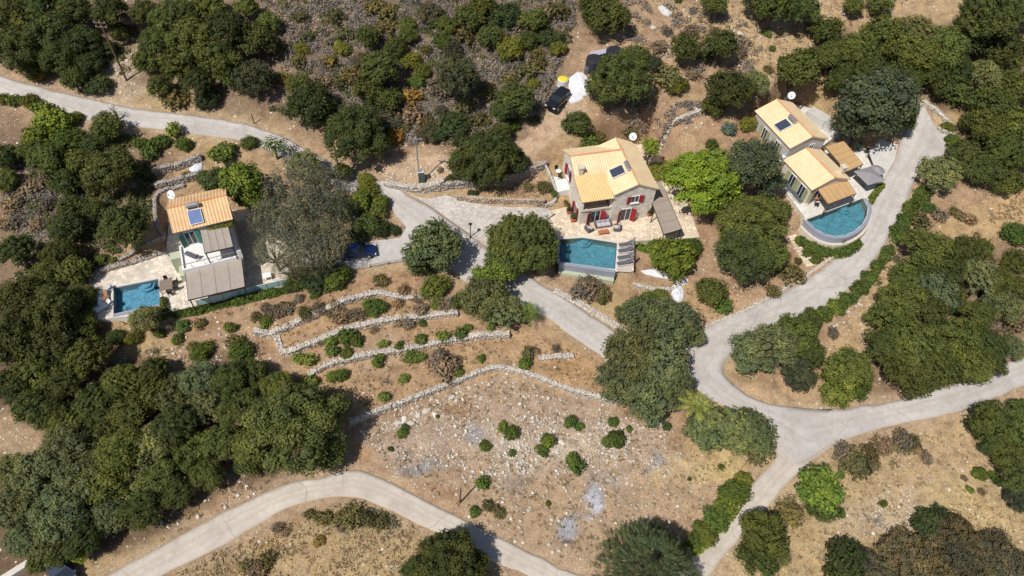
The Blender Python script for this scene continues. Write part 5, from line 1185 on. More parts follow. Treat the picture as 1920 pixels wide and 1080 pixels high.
for i, (u, v, a, lb) in enumerate([(-.1, 1.1, 0, 'above'), (1.0, .5, -1.57, 'at the upper right of'), (1.0, -.5, -1.57, 'at the lower right of'), (.3, -1.1, 3.14, 'below'), (-1.0, 0, 1.57, 'left of')]):
    o = copy_tree(C0); q = Frame(tp[0], tp[1], Z1, r1)(u, v); put(o, q, r1 + a, f'dark chair {lb} the brown dining table', 'chairs at the brown dining table')
table('low white table on the paving right of the left villa', tuple(at_z(502, 522, Z1)[:2]) + (Z1,), F1.a, 1.0, .8, .6, m_wmetal, 'garden_table')
table('round tan bistro table below the olive shutters of the right villa', tuple(at_z(1527, 377, Z3)[:2]) + (Z3,), 0, .8, .8, .72, m_terra, 'bistro_table', True)
for i, (x, y) in enumerate(((1518, 378), (1529, 387))): o = copy_tree(C0); p = at_z(x, y, Z3); put(o, (p[0], p[1], Z3), [1.2, 3.0][i], ['dark chair left of the tan bistro table', 'dark chair below the tan bistro table'][i], 'chairs at the tan bistro table')
def parasol(label, p, h, open_, mat, r=1.4, square=True, rz=0.):
    e = empty('parasol', p, label, 'parasol', rz=rz); b = MB(); b.tube([(0, 0, 0), (0, 0, .06)], .3, 12); b.build('base', m_grey, e, local=True); q = MB(); q.tube([(0, 0, .06), (0, 0, h)], .03, 8); q.build('pole', m_black, e, local=True)
    c = MB()
    if open_:
        n = 4 if square else 8; ring = [(r * math.cos(2 * math.pi * (i + .5) / n), r * math.sin(2 * math.pi * (i + .5) / n), h - .45) for i in range(n)]
        c.add([(0, 0, h + .02)] + ring, [(0, 1 + i, 1 + (i + 1) % n) for i in range(n)]); c.add([(0, 0, h)] + [(x, y, z - .03) for x, y, z in ring], [(0, 1 + (i + 1) % n, 1 + i) for i in range(n)])
    else: c.tube([(0, 0, .9), (0, 0, 1.1), (0, 0, h - .1), (0, 0, h)], [.06, .17, .11, .03], 10)
    c.build('canopy', mat, e, local=True); return e
p = at_z(1184, 468, Z2); parasol('closed grey parasol between the two upper loungers', (p[0], p[1], Z2), 2.3, False, m_cang); p = at_z(1182, 493, Z2); parasol('closed grey parasol between the two lower loungers', (p[0], p[1], Z2), 2.3, False, m_cang)
p = at_z(1618, 350, Z3); parasol('large open grey parasol on the terrace of the right villa', (p[0], p[1], Z3), 2.4, True, m_cang, 2.0, True, F3.a); p = at_z(1633, 338, Z3); parasol('smaller open grey parasol at the corner of the right terrace', (p[0], p[1], Z3), 2.3, True, m_cang, 1.0, False)
o = copy_tree(L0); p = at_z(196, 577, Z1); put(o, (p[0], p[1], Z1), F1.a + .4, 'white lounger at the lower left corner of the left pool', 'loungers by the left pool'); recolor(o, m_wcush)
dk = MB(); q = [at_z(*a, Z2) for a in ((1159,453),(1189,453),(1184,511),(1155,509))]; 
for i in range(16): 
    t0, t1 = i / 16 + .004, (i + 1) / 16 - .004; vs = [q[0] * (1 - t0) + q[3] * t0, q[1] * (1 - t0) + q[2] * t0, q[1] * (1 - t1) + q[2] * t1, q[0] * (1 - t1) + q[3] * t1]; dk.add([(a[0], a[1], Z2 + .014) for a in vs], [(0, 3, 2, 1)])
props(dk.build('timber_deck', m_cush), 'weathered timber deck under the grey loungers', 'deck', kind='structure')
rsP = random.Random(4)
def pot(label, p, s, group='potted plants of the middle villa', tall=False):
    e = empty('potted_plant', p, label, 'potted plant', group); b = MB(); b.tube([(0, 0, 0), (0, 0, .38 * s), (0, 0, .42 * s), (0, 0, .42 * s)], [.2 * s, .29 * s, .33 * s, .33 * s], 14); b.build('pot', m_terra, e, local=True)
    o = bpy.data.objects.new('foliage', rsP.choice(LOW)); COL.objects.link(o); o.parent = e; o.location = (0, 0, .7 * s); o.scale = (.38 * s, .38 * s, (.7 if tall else .45) * s); o.color = (.09, .12, .04, 1)
for x, y, s, t, lb in ((1066, 400, 1.1, True, 'potted plant at the left end of the honey terrace'), (1074, 415, 1.3, False, 'large terracotta pot with a bushy plant left of the stone corner'), (1076, 397, .9, True, 'slim potted plant against the left wall of the middle villa'), (1214, 404, 1.3, True, 'terracotta pot with a leafy plant beside the pergola post'), (1060, 386, .9, False, 'small potted plant near the wall end at the terrace entrance')): pot(lb, P2(x, y), s, tall=t)
p = at_z(1606, 277, Z3); b = MB(); b.tube([(0, 0, 0), (0, 0, .4), (0, 0, .9), (0, 0, .92)], [.34, .4, .4, .3], 14); e = empty('storage_bin', (p[0], p[1], Z3), 'dark green storage bin by the tan awning', 'bin'); b.build('bin_body', m_green, e, local=True); b = MB(); b.tube([(0, 0, .921), (0, 0, .97)], [.42, .36], 14); b.build('lid', m_green, e, local=True)
# ------------------------------------------------------------------ poles, lamp, fence, odds and ends
def pole(name, label, base_px, h, r, mat, arms=0, cat='pole', lean=(0, 0)):
    p = on(*base_px); z = height(p[0], p[1]); e = empty(name, (p[0], p[1], z), label, cat); b = MB(); b.tube([(0, 0, -.3), (lean[0], lean[1], h)], [r, r * .7], 10); b.build('shaft', mat, e, local=True)
    for i in range(arms):
        a = MB(); zz = h - .35 - i * .6; a.box(-.75, .75, -.05, .05, zz, zz + .1, 0, lambda x, y, q: (x + lean[0] * zz / h, y * 1 + lean[1] * zz / h - .12, q)); ar = a.build('crossarm', mat, e, local=True)
        for x in (-.65, 0, .65): s = MB(); s.tube([(x + lean[0], lean[1] - .12, zz + .1), (x + lean[0], lean[1] - .12, zz + .26)], .04, 6); s.build('insulator', m_wmetal, ar, local=True)
    return e
pole('utility_pole', 'tall dark wooden utility pole with crossarm above the upper road', (238, 152), 9.0, .15, m_wood, 2)
pole('utility_pole', 'slim grey pole rising beside the electric box', (787, 344), 7.5, .1, m_metal, 1)
pole('utility_pole', 'dark wooden pole behind the feathery grey tree', (638, 332), 6., .13, m_wood)
pole('post', 'leaning dark wooden post in the stony field beside the lower lane', (862, 943), 3.3, .1, m_wood, 0, 'post', (.12, .25))
pole('post', 'short black post on the bank at the end of the upper road', (477, 232), 1.6, .08, m_black, 0, 'post')
p = on(791, 342); z = height(p[0], p[1]); e = empty('electric_box', (p[0], p[1], z), 'grey green electric cabinet at the foot of the slim grey pole', 'electric box', rz=.2); b = MB(); b.box(-.4, .4, -.25, .25, -.2, 1.7); b.build('cabinet', simple('cabinet_green', (.09, .13, .11), .6), e, local=True); b = MB(); b.box(-.46, .46, -.31, .31, 1.701, 1.8, taper=.06); b.build('cap', m_grey, e, local=True)
p = on(882, 446); z = height(p[0], p[1]); e = empty('street_lamp', (p[0], p[1], z), 'black old fashioned street lamp at the edge of the cobbled driveway', 'street lamp')
b = MB(); b.tube([(0, 0, -.1), (0, 0, .3), (0, 0, .35), (0, 0, 2.2)], [.14, .12, .06, .05], 10); b.build('post', m_black, e, local=True); b = MB(); b.tube([(0, 0, 2.2), (0, 0, 2.25), (0, 0, 2.55)], [.06, .13, .2], 6); b.build('lantern', m_lamp, e, local=True); b = MB(); b.tube([(0, 0, 2.551), (0, 0, 2.6), (0, 0, 2.8)], [.26, .2, .02], 6); b.build('lantern_roof', m_black, e, local=True)
def fence(label, px, h, mat, step=1.9, rails=(.5, .98)):
    P = np.array([on(*q)[:2] for q in px]); seg = np.concatenate([[0], np.cumsum(np.hypot(*np.diff(P, axis=0).T))]); n = int(seg[-1] / step) + 1; t = np.linspace(0, seg[-1], n)
    X = np.interp(t, seg, P[:, 0]); Y = np.interp(t, seg, P[:, 1]); Z = [height(x, y) for x, y in zip(X, Y)]; e = empty('fence', (X[0], Y[0], Z[0]), label, 'fence')
    for x, y, z in zip(X, Y, Z): b = MB(); b.box(x - .04, x + .04, y - .04, y + .04, z - .2, z + h); b.build('post', mat, e)
    for r in rails:
        b = MB()
        for i in range(n - 1): b.bar((X[i], Y[i], Z[i] + h * r), (X[i + 1], Y[i + 1], Z[i + 1] + h * r), .035, .05)
        b.build('rail', mat, e)
fence('thin dark wire fence along the left side of the dusty lane', [(1400, 866), (1366, 910), (1320, 968), (1268, 1034)], 1.1, m_wood, 2.2, (.3, .6, .95))
fence('low dark railing on the lower edge of the parking driveway', [(694, 502), (760, 490), (830, 494)], .55, m_wood, 1.8)
fence('thin rail along the bank between the right road and the meadow', [(1640, 505), (1700, 470), (1760, 415)], .5, m_wood, 3., (.9,))
def glass_rail(px, z, label):
    P = [at_z(*q, z)[:2] for q in px]; e = empty('glass_balustrade', (*P[0], z), label, 'balustrade'); k = 0
    for a, b in zip(P[:-1], P[1:]):
        n = max(1, int(np.hypot(*(b - a)) / 1.3))
        for i in range(n):
            p0 = a + (b - a) * (i / n); p1 = a + (b - a) * ((i + 1) / n); m = MB(); m.bar((*(p0 * .97 + p1 * .03), z + .5), (*(p0 * .03 + p1 * .97), z + .5), .025, .9); m.build('glass_panel', m_rail, e)
            m = MB(); m.box(p0[0] - .03, p0[0] + .03, p0[1] - .03, p0[1] + .03, z, z + 1.0); m.build('post', m_metal, e)
    m = MB(); [m.bar((*a, z + 1.0), (*b, z + 1.0), .05, .04) for a, b in zip(P[:-1], P[1:])]; m.build('rail', m_wmetal, e)
m_rail = simple('tinted_glass', (.42, .60, .60), .1, .05, spec=.6)
glass_rail([(372, 573), (420, 562), (480, 547), (545, 532)], Z1 + .01, 'pale glass balustrade on the terrace edge below the wide greige awning')
m_tarp = simple('white_tarpaulin', (.70, .70, .73), .6, .05, 2., bump=.3); m_lil = simple('lilac_sheet_metal', (.42, .41, .50), .45, .12); m_yel = simple('yellow_cover', (.78, .66, .05), .6, .08)
def patch(name, px, label, mat, bulge=.18, cat='tarpaulin', lift=.06, seed=1):
    """a crumpled sheet or slab lying on the ground"""
    P = [on(*q)[:2] for q in px]; A = np.array(P); c = A.mean(0); mb = MB(); rs = random.Random(seed); n = len(P); rows = 5; V = []
    hmax = max(height(*p_) for p_ in P)
    for j in range(rows + 1):
        q = j / rows
        for p_ in catmull(list(P) + [P[0]], 4)[:-1]:
            w_ = c + (p_ - c) * q; V.append((w_[0], w_[1], height(w_[0], w_[1]) + lift + bulge * (1 - q ** 2) + (rs.uniform(-.06, .06) if 0 < q < 1 else 0) - (.25 if q == 1 else 0)))
    N = n * 4; fs = []
    for j in range(rows):
        for i in range(N): a = j * N + i; b = j * N + (i + 1) % N; fs.append((a, a + N, b + N, b))
    mb.add(V, fs); a = sum(P[i][0] * P[(i + 1) % n][1] - P[(i + 1) % n][0] * P[i][1] for i in range(n))
    if a < 0: mb.f = [f[::-1] for f in mb.f]
    return props(mb.build(name, mat), label, cat)
patch('tarpaulin', [(1260,532),(1278,530),(1284,548),(1280,566),(1264,566),(1258,550)], 'bright white sheet on the ground above the wide olive trees', m_tarp, .3)
patch('tarpaulin', [(1196,508),(1225,505),(1250,512),(1256,524),(1238,523),(1210,516)], 'pale sheet by the garden plot right of the middle pool', m_tarp, .15, seed=2)
patch('tarpaulin', [(1262,530),(1285,522),(1292,527),(1272,540)], 'small white slab at the corner of the garden plot', m_tarp, .1, seed=3)
patch('tarpaulin', [(352,318),(366,308),(381,306),(380,320),(362,330)], 'white sheet on the terrace behind the left villa', m_tarp, .25, seed=4)
patch('tarpaulin', [(1232,12),(1243,9),(1262,24),(1256,33),(1240,27)], 'pale grey sheet or slab near the top edge', simple('pale_rock', (.6, .58, .55), .9, .15), .3, seed=5)
patch('tarpaulin', [(1060,150),(1082,134),(1098,140),(1112,168),(1094,182),(1070,176)], 'white sheets heaped beside the black off-road car', m_tarp, .4, seed=6)
patch('tarpaulin', [(1056,176),(1078,170),(1098,184),(1070,196)], 'flat white gravel bags right of the black off-road car', m_tarp, .12, seed=7)
def drum(name, label, px, r, h, mat, cat, lid=None, group=None):
    p = on(*px); z = height(p[0], p[1]); e = empty(name, (p[0], p[1], z), label, cat, group); b = MB(); b.tube([(0, 0, -.15), (0, 0, h * .92), (0, 0, h)], [r, r, r * .93], 20); b.build('tank_body', mat, e, local=True)
    b = MB(); b.tube([(0, 0, h + .001), (0, 0, h + .07), (0, 0, h + .1)], [r * .95, r * .8, r * .2], 20); b.build('lid', lid or mat, e, local=True)
m_tank = simple('black_polythene', (.035, .035, .045), .45, .1)
drum('yellow_tub', 'round white tub with a yellow cover beside the white sheets', (1055, 155), .75, .7, m_tarp, 'tub', m_yel)
drum('barrel', 'grey barrel between the yellow tub and the black car', (1049, 170), .5, .9, m_metal, 'barrel', m_grey)
drum('water_tank', 'black water tank nearer the white sheets, by the big dark tree', (1112, 128), 1.15, 1.6, m_tank, 'water tank', None, 'black water tanks')
drum('water_tank', 'black water tank behind, under the lilac metal sheet', (1150, 114), 1.25, 1.6, m_tank, 'water tank', None, 'black water tanks')
drum('barrel', 'dark barrel at the upper end of the white sheets', (1100, 136), .4, .8, m_gcush, 'barrel')
q = [at_z(a, b, float(zb(*on(a, b)[:2])) + .35) for a, b in ((1104, 108), (1106, 98), (1144, 90), (1148, 97))]; b = MB(); n_ = np.array([0, 0, .06]); b.add([*q, *[a + n_ for a in q]], [(3, 2, 1, 0), (4, 5, 6, 7), (0, 1, 5, 4), (1, 2, 6, 5), (2, 3, 7, 6), (3, 0, 4, 7)]); props(b.build('metal_sheet', m_lil), 'lilac grey metal sheet behind the black water tanks', 'sheet')
hp = catmull([(1222,113),(1232,110),(1243,106),(1249,98),(1250,92)], 4); b = MB(); b.tube([(*on(*q)[:2], height(*on(*q)[:2]) + .06) for q in hp], .06, 6); props(b.build('hose', m_black), 'black hose curving over the bare sandy patch', 'hose')
p0, p1 = on(22, 1082), on(58, 1058); b = MB(); Fw = Frame(p0[0], p0[1], height(p0[0], p0[1]), aim(p0, p1)); Lw = np.linalg.norm((p1 - p0)[:2]); b.box(-2, Lw, -.3, .3, -.6, .75, 0, Fw); props(b.build('concrete_wall', m_cop), 'smooth pale concrete wall at the bottom left corner', 'wall')
dr = MB(); a, b_ = on(1566, 768), on(1561, 832)
Pd = [a[:2] * (1 - t) + b_[:2] * t for t in np.linspace(0, 1, 12)]; dd = (b_ - a)[:2]; dd /= np.linalg.norm(dd); nn = np.array([-dd[1], dd[0]]) * .05; V = []
for q in Pd: V += [(*(q - nn), float(zb(*q)) + .05), (*(q + nn), float(zb(*q)) + .05)]
dr.add(V, [(2 * i, 2 * i + 1, 2 * i + 3, 2 * i + 2) for i in range(11)]); props(dr.build('drain_channel', m_grey), 'thin dark drain channel across the right road', 'drain', kind='structure')
# ------------------------------------------------------------------ special plants
def leaf_obj(V, Q, tones, name, parent=None, col=(.1, .15, .03, 1), loc=(0, 0, 0)):
    me = np_mesh(name, V, Q); set_tone(me, tones); me.materials.append(m_leaf); o = bpy.data.objects.new(name, me); COL.objects.link(o); o.color = col; o.location = loc
    if parent: o.parent = parent
    return o
def frond(mb_v, mb_q, tone, base, ang, elev, L, droop, wd, rs, seg=6):
    """pinnate frond: a bent rib with leaflets either side"""
    b = len(mb_v); base = np.array(base); d = np.array([math.cos(ang), math.sin(ang), 0]); s = np.array([-math.sin(ang), math.cos(ang), 0]); pts = []
    for i in range(seg + 1): t = i / seg; pts.append(base + d * L * t * math.cos(elev) + np.array([0, 0, L * (t * math.sin(elev) - droop * t * t)]))
    for i in range(seg):
        for sg in (-1, 1):
            w_ = wd * math.sin(math.pi * (i + .9) / (seg + .8)); tip = pts[i] + s * sg * w_ + d * w_ * .7 + np.array([0, 0, -.25 * w_]); k = len(mb_v)
            mb_v += [pts[i], pts[i] * .45 + pts[i + 1] * .55, tip + d * .12 * L / seg, tip]; mb_q.append([k, k + 1, k + 2, k + 3]); tone.append(rs.random())
def frond_plant(name, label, cat, cx, cy, r, n, col, droop, wd, trunk_h=0., elev=(.2, 1.3), tk=None, group=None, seed=1, seg=8):
    rs = random.Random(seed); p = on(cx, cy, trunk_h); z = height(p[0], p[1]); R = r / scale_at(p); e = empty(name, (p[0], p[1], z), label, cat, group); V, Q, T = [], [], []
    for i in range(n): frond(V, Q, T, (0, 0, trunk_h), i * 2.4 + rs.uniform(-.2, .2), elev[0] + (elev[1] - elev[0]) * (i / n) ** .8, R * rs.uniform(.9, 1.1), droop, wd * R, rs, seg)
    leaf_obj(np.array(V), np.array(Q), T, 'frond_crown', e, (*col, 1)); b = MB(); b.tube([(0, 0, -.3), (0, 0, trunk_h * .5), (0, 0, max(trunk_h, .25))], [.2, .16, .13], 8); b.build('trunk', m_bark, e, local=True); return e
frond_plant('fan_palm', 'bright yellow green fan palm at the edge of the road junction', 'palm', 1305, 760, 40, 24, (.36, .40, .10), .34, .17, 4.0, (-.1, 1.15), seed=3, seg=14)
frond_plant('palm_tree', 'leafy palm like shrub beside the middle road, left of its verge wall', 'palm', 990, 586, 30, 26, (.16, .23, .06), .4, .22, 2.0, (-.1, 1.3), seed=4)
frond_plant('banana_plant', 'banana like plant with broad leaves at the end of the upper road', 'palm', 514, 276, 34, 14, (.085, .13, .035), .45, .30, 2.0, (.2, 1.3), seed=5, seg=5)
frond_plant('yucca', 'upright yucca on the lower verge of the upper road', 'yucca', 213, 207, 16, 16, (.085, .12, .05), .2, .10, 1.6, (.0, 1.4), seed=6)
frond_plant('yucca', 'small dark yucca right of the upright one, by the road', 'yucca', 255, 245, 12, 14, (.06, .085, .04), .2, .10, 1.0, (.0, 1.4), seed=16)
frond_plant('agave', 'pale yellow agave left of the yellow green roadside tree', 'agave', 1540, 706, 17, 15, (.40, .38, .16), .1, .09, .2, (.1, 1.2), seed=7, seg=4)
frond_plant('agave', 'small dark agave beside the stones left of the terraces', 'agave', 292, 660, 14, 13, (.12, .15, .09), .1, .08, .1, (.2, 1.2), seed=8, seg=4)
# the tall spiky conifer at the bottom
p = on(1215, 1068, 3.); z = height(p[0], p[1]); R = 96 / scale_at(p); rs = random.Random(9); e = empty('spiky_conifer', (p[0], p[1], z), 'big dark spiky conifer with finger like branches at the bottom edge', 'tree'); V, Q, T = [], [], []
hh = 6.5
for t in range(900):
    q = rs.random() ** .8; zc = .6 + hh * q; rr = R * (1 - q ** 2.2 * .85); a = rs.uniform(0, 6.283); fr_ = rr * math.sqrt(rs.uniform(.12, 1)); b0 = np.array([fr_ * math.cos(a), fr_ * math.sin(a), zc * (.45 + .55 * (1 - (fr_ / R) ** 2)) + .6])
    frond(V, Q, T, b0, a + rs.uniform(-.5, .5), rs.uniform(.25, 1.2), rs.uniform(.7, 1.15), .12, .22, rs, 6)
    frond(V, Q, T, b0, a + rs.uniform(-.5, .5), rs.uniform(.25, 1.2), rs.uniform(.7, 1.1), .12, .22, rs, 6)
leaf_obj(np.array(V), np.array(Q), T, 'crown', e, (.085, .115, .06, 1)); b = MB(); b.tube([(0, 0, -.3), (0, 0, hh * .9)], [.35, .1], 9)
for i in range(60): a = i * 2.4; q = (i + 1) / 62; zz = .8 + q * hh * .75; rr = R * (1 - q ** 2 * .85) * .85; b.tube([(0, 0, zz), (rr * math.cos(a), rr * math.sin(a), zz * .5 + .9)], [.07, .03], 4)
b.build('trunk', m_bark, e, local=True)
def dead_bush(label, cx, cy, r, n, seed, h=1., name='dead_shrub'):
    p = on(cx, cy, .3); z = height(p[0], p[1]); R = r / scale_at(p); rs = random.Random(seed); b = MB()
    for i in range(n):
        a = rs.uniform(0, 6.283); el = rs.uniform(.15, 1.3); L = R * rs.uniform(.6, 1.1); q = Vector((math.cos(a) * math.cos(el), math.sin(a) * math.cos(el), math.sin(el) * h)); m = q * L * .5 + Vector((rs.uniform(-.1, .1), rs.uniform(-.1, .1), rs.uniform(0, .1))) * R
        b.tube([(0, 0, -.05), m, q * L], [.045, .03, .012], 4)
        for k_ in range(3): d = Vector((rs.uniform(-1, 1), rs.uniform(-1, 1), rs.uniform(-.1, .8))).normalized() * L * .45; st_ = m.lerp(q * L, rs.random() * .8); b.tube([st_, st_ + d], [.02, .008], 3, cap=False)
    o = b.build(name, m_twig); o.location = (p[0], p[1], z); props(o, label, 'dead shrub', 'dead shrubs')
dead_bush('bare grey brushwood spilling below the sage wall of the middle pool', 1098, 540, 34, 46, 1, .6); dead_bush('leafless dead sapling on the orange terrace', 722, 716, 14, 9, 2); dead_bush('big round twiggy dry bush on the orange terrace', 826, 688, 32, 90, 3)
dead_bush('dead fallen branches in the dry meadow at lower right', 1644, 975, 26, 14, 4, .25); dead_bush('bare dark branches above the upper road, near the dark wooden pole', 640, 330, 18, 14, 5); dead_bush('twiggy dry shrub at the end of the second terrace wall', 845, 572, 22, 50, 6, .6)
def hedge(name, label, px, wd, h, n, col, seed, zfix=None, cat='hedge'):
    rs = np.random.RandomState(seed); P = np.array([(on(*q) if zfix is None else at_z(*q, zfix))[:2] for q in px]); P = catmull(P, 5); seg = np.concatenate([[0], np.cumsum(np.hypot(*np.diff(P, axis=0).T))]); t = rs.rand(n) * seg[-1]
    X = np.interp(t, seg, P[:, 0]); Y = np.interp(t, seg, P[:, 1]); a = rs.rand(n) * 2 * math.pi; wn = (.7 + .6 * vnoise(t * .8, t * 0 + seed)) ; q = np.sqrt(rs.rand(n)); el = rs.rand(n) * math.pi
    ox = np.cos(a) * wd * .5 * wn * q; oy = np.sin(a) * wd * .5 * wn * q; zz = np.sqrt(np.clip(1 - q ** 2, 0, 1)) * h * wn * rs.uniform(.75, 1.05, n)
    base = np.array([P[0][0], P[0][1], height(*P[0])]); C = np.stack([X + ox, Y + oy, heights(X + ox, Y + oy) + zz], 1) if zfix is None else np.stack([X + ox, Y + oy, zfix + zz], 1)
    N = np.stack([ox / wd, oy / wd, np.full(n, .6)], 1) + rs.normal(size=(n, 3)) * .35; N /= np.linalg.norm(N, axis=1)[:, None]; V, Q = leaves(C - base, N, .24, rs); o = leaf_obj(V, Q, rs.rand(n), name, None, (*col, 1), base); props(o, label, cat)
hedge('hedge', 'long green hedge below the terrace of the left villa', [(300,592),(350,588),(400,576),(460,562),(520,550),(548,544)], 1.2, .6, 5200, (.10, .145, .03), 1)
hedge('hedge', 'green planting below the curved rim of the half round pool', [(1500,452),(1520,466),(1548,476),(1580,474),(1606,458)], 1.5, .9, 2600, (.10, .145, .03), 2)
hedge('hedge', 'green strip between the right terrace and the road', [(1628,380),(1640,364),(1652,350)], .9, .8, 900, (.13, .17, .035), 3)
hedge('hedge', 'climbing greenery along the left eave of the upper tiled block', [(1424,228),(1445,250),(1468,278),(1482,292)], 1.1, 2.2, 2200, (.085, .12, .03), 4, Z3B)
hedge('hedge', 'climber spilling over the front eave of the left villa roof', [(392,436),(412,432),(432,424)], .9, .5, 500, (.16, .18, .04), 5, 5.4)
hedge('hedge', 'green hedge strip on the right verge of the wide road', [(1470,608),(1530,596),(1590,566),(1640,512),(1664,470)], 1.25, .8, 4200, (.10, .14, .035), 6)
hedge('hedge', 'verge shrubs along the upper part of the wide road', [(1676,450),(1700,410),(1730,362)], 1.6, .9, 2600, (.10, .145, .032), 7)
hedge('hedge', 'potted border on the patio edge, right of the left pool', [(307,562),(309,584)], .6, .7, 260, (.10, .13, .04), 8, Z1)
hedge('hedge', 'leafy green hedge under the pergola edge of the middle villa', [(1196,464),(1214,470),(1226,462),(1300,456)], 1.1, .8, 1500, (.12, .17, .035), 9)
hedge('hedge', 'bright climbing bushes along the wire fence of the dusty lane', [(1300,1030),(1330,992),(1362,950),(1396,902)], 2.2, 1.0, 2600, (.15, .20, .035), 10)
# ------------------------------------------------------------------ boulders, loose stones, dry scrub, grass tufts
rsS = np.random.RandomState(77)
m_rock = stone_mat('pale_stone', (.42, .37, .31), (.74, .69, .61))
def scatter_px(n, poly, rs, dens=None):
    A = np.array(poly); out = []
    while len(out) < n:
        x = rs.uniform(A[:, 0].min(), A[:, 0].max(), n * 2); y = rs.uniform(A[:, 1].min(), A[:, 1].max(), n * 2); m = poly_sd(x, y, poly) > 0
        if dens is not None: m &= rs.rand(len(x)) < dens(x, y)
        out += list(zip(x[m], y[m]))
    return out[:n]
def world_pts(px):
    """ground points of many pixels at once"""
    px = np.array(px); D = np.stack([px[:, 0] - 960, -(px[:, 1] - 540), np.full(len(px), -F)], 1) @ RM.T; z = np.zeros(len(px))
    for _ in range(30):
        t = (z - H) / D[:, 2]; X = D[:, 0] * t; Y = D[:, 1] * t; z += (zb(X, Y) - z) * .6
    return np.stack([X, Y], 1)
STONE_ZONES = [(900, [(660,800),(930,700),(1150,760),(1260,800),(1250,860),(1150,880),(900,900),(760,880)]), (1000, [(880,800),(1000,775),(1150,790),(1200,850),(1080,885),(930,900),(870,860)]), (350, [(720,900),(1250,850),(1300,980),(1110,1075),(950,1000)]),
  (250, [(740,760),(860,720),(930,780),(800,860),(720,840)]), (180, [(150,170),(240,80),(270,160),(230,210)]), (150, [(1500,520),(1560,640),(1650,560),(1700,540),(1640,520)]), (220, [(250,640),(480,620),(500,680),(300,690)]), (200, [(1230,10),(1430,40),(1420,140),(1240,150)]), (160, [(260,960),(470,880),(480,930),(290,1010)]),
  (160, [(720,300),(860,290),(860,340),(730,345)]), (250, [(1540,930),(1760,880),(1820,990),(1560,1040)]), (120, [(1180,190),(1330,200),(1320,240),(1190,250)]), (140, [(20,280),(60,300),(110,460),(60,530)]), (160, [(470,150),(560,110),(700,200),(560,260)])]
pts = []
for n, pl in STONE_ZONES: pts += scatter_px(n, pl, rsS, lambda x, y: np.clip((fbm(x * .03, y * .03) - .42) * 6, .06, 1))
W = world_pts(pts); hh_ = heights(W[:, 0], W[:, 1]); n = len(W); s = .03 + .13 * rsS.rand(n) ** 3.6
V, Q = blocks(np.stack([W[:, 0], W[:, 1], hh_ + s * .25], 1), np.stack([s * rsS.uniform(.8, 1.5, n), s * rsS.uniform(.7, 1.2, n), s * rsS.uniform(.45, .9, n)], 1), rsS.rand(n) * 6, rsS, .3)
me = np_mesh('loose_stones', V, Q); set_tone(me, np.repeat(rsS.rand(n), 6)); me.materials.append(m_rock); o = bpy.data.objects.new('loose_stones', me); COL.objects.link(o); props(o, 'pale loose stones strewn over the dry ground', 'stones', kind='stuff')
def boulder_mesh(seed):
    rs = np.random.RandomState(seed); V, T = ICO2; k_ = 1 + .22 * np.sin(V @ (rs.normal(size=3) * 3) + 1) + .14 * np.sin(V @ (rs.normal(size=3) * 6)) + rs.normal(size=len(V)) * .06; V = V * k_[:, None]
    me = np_mesh('boulder', np.asarray(V), T); set_tone(me, np.full(len(T), rs.rand())); me.materials.append(m_rock); return me
BM_ = [boulder_mesh(i) for i in range(4)]
BOULD = [(746,790,9,'left end of the dark rock cleft'),(757,784,8,'middle of the dark rock cleft'),(770,792,9,'lower side of the dark rock cleft'),(784,776,8,'right part of the dark rock cleft'),(800,768,9,'right end of the dark rock cleft'),(815,776,7,'earth bank right of the rock cleft'),(848,742,8,'foot of the long wall'),(880,724,7,'foot of the long wall bend'),(942,828,6,'left of the pale stone spread'),(1052,828,7,'right of the round green bush'),(1046,842,6,'centre of the pale stone spread'),(976,866,6,'lower edge of the pale stone spread'),(952,868,6,'stones above the ash patch'),(1044,882,5,'foot of the oval green bush'),(1240,795,8,'edge of the bushy hedge by the fan palm'),(700,812,4,'right of the big lower left oak'),(1388,62,9,'dry grass slope right of the tall trees'),(1376,58,7,'dry grass slope by the olive tree'),(1580,25,8,'dry slope at the upper right'),(1225,52,8,'dry slope above the black hose'),(706,58,7,'brown scrub of the upper slope'),(1305,205,8,'slope behind the middle villa'),(922,148,7,'right of the dark conifer on the slope'),(1895,600,8,'wood at the right edge'),(650,170,5,'scrub near the yellow shrub')]
for i, (x, y, r, lb) in enumerate(BOULD):
    p = on(x, y); o = bpy.data.objects.new('boulder', BM_[i % 4]); COL.objects.link(o); R = r * .8 / scale_at(p); o.location = (p[0], p[1], height(p[0], p[1]) - R * .05); o.scale = (R * 1.25, R * .85, R * .5); o.rotation_euler = (0, 0, i * 1.7); props(o, 'pale weathered boulder, ' + lb, 'boulder', 'boulders on the dry ground')
m_scrub = foliage_mat('scrub_foliage', .15, .9)
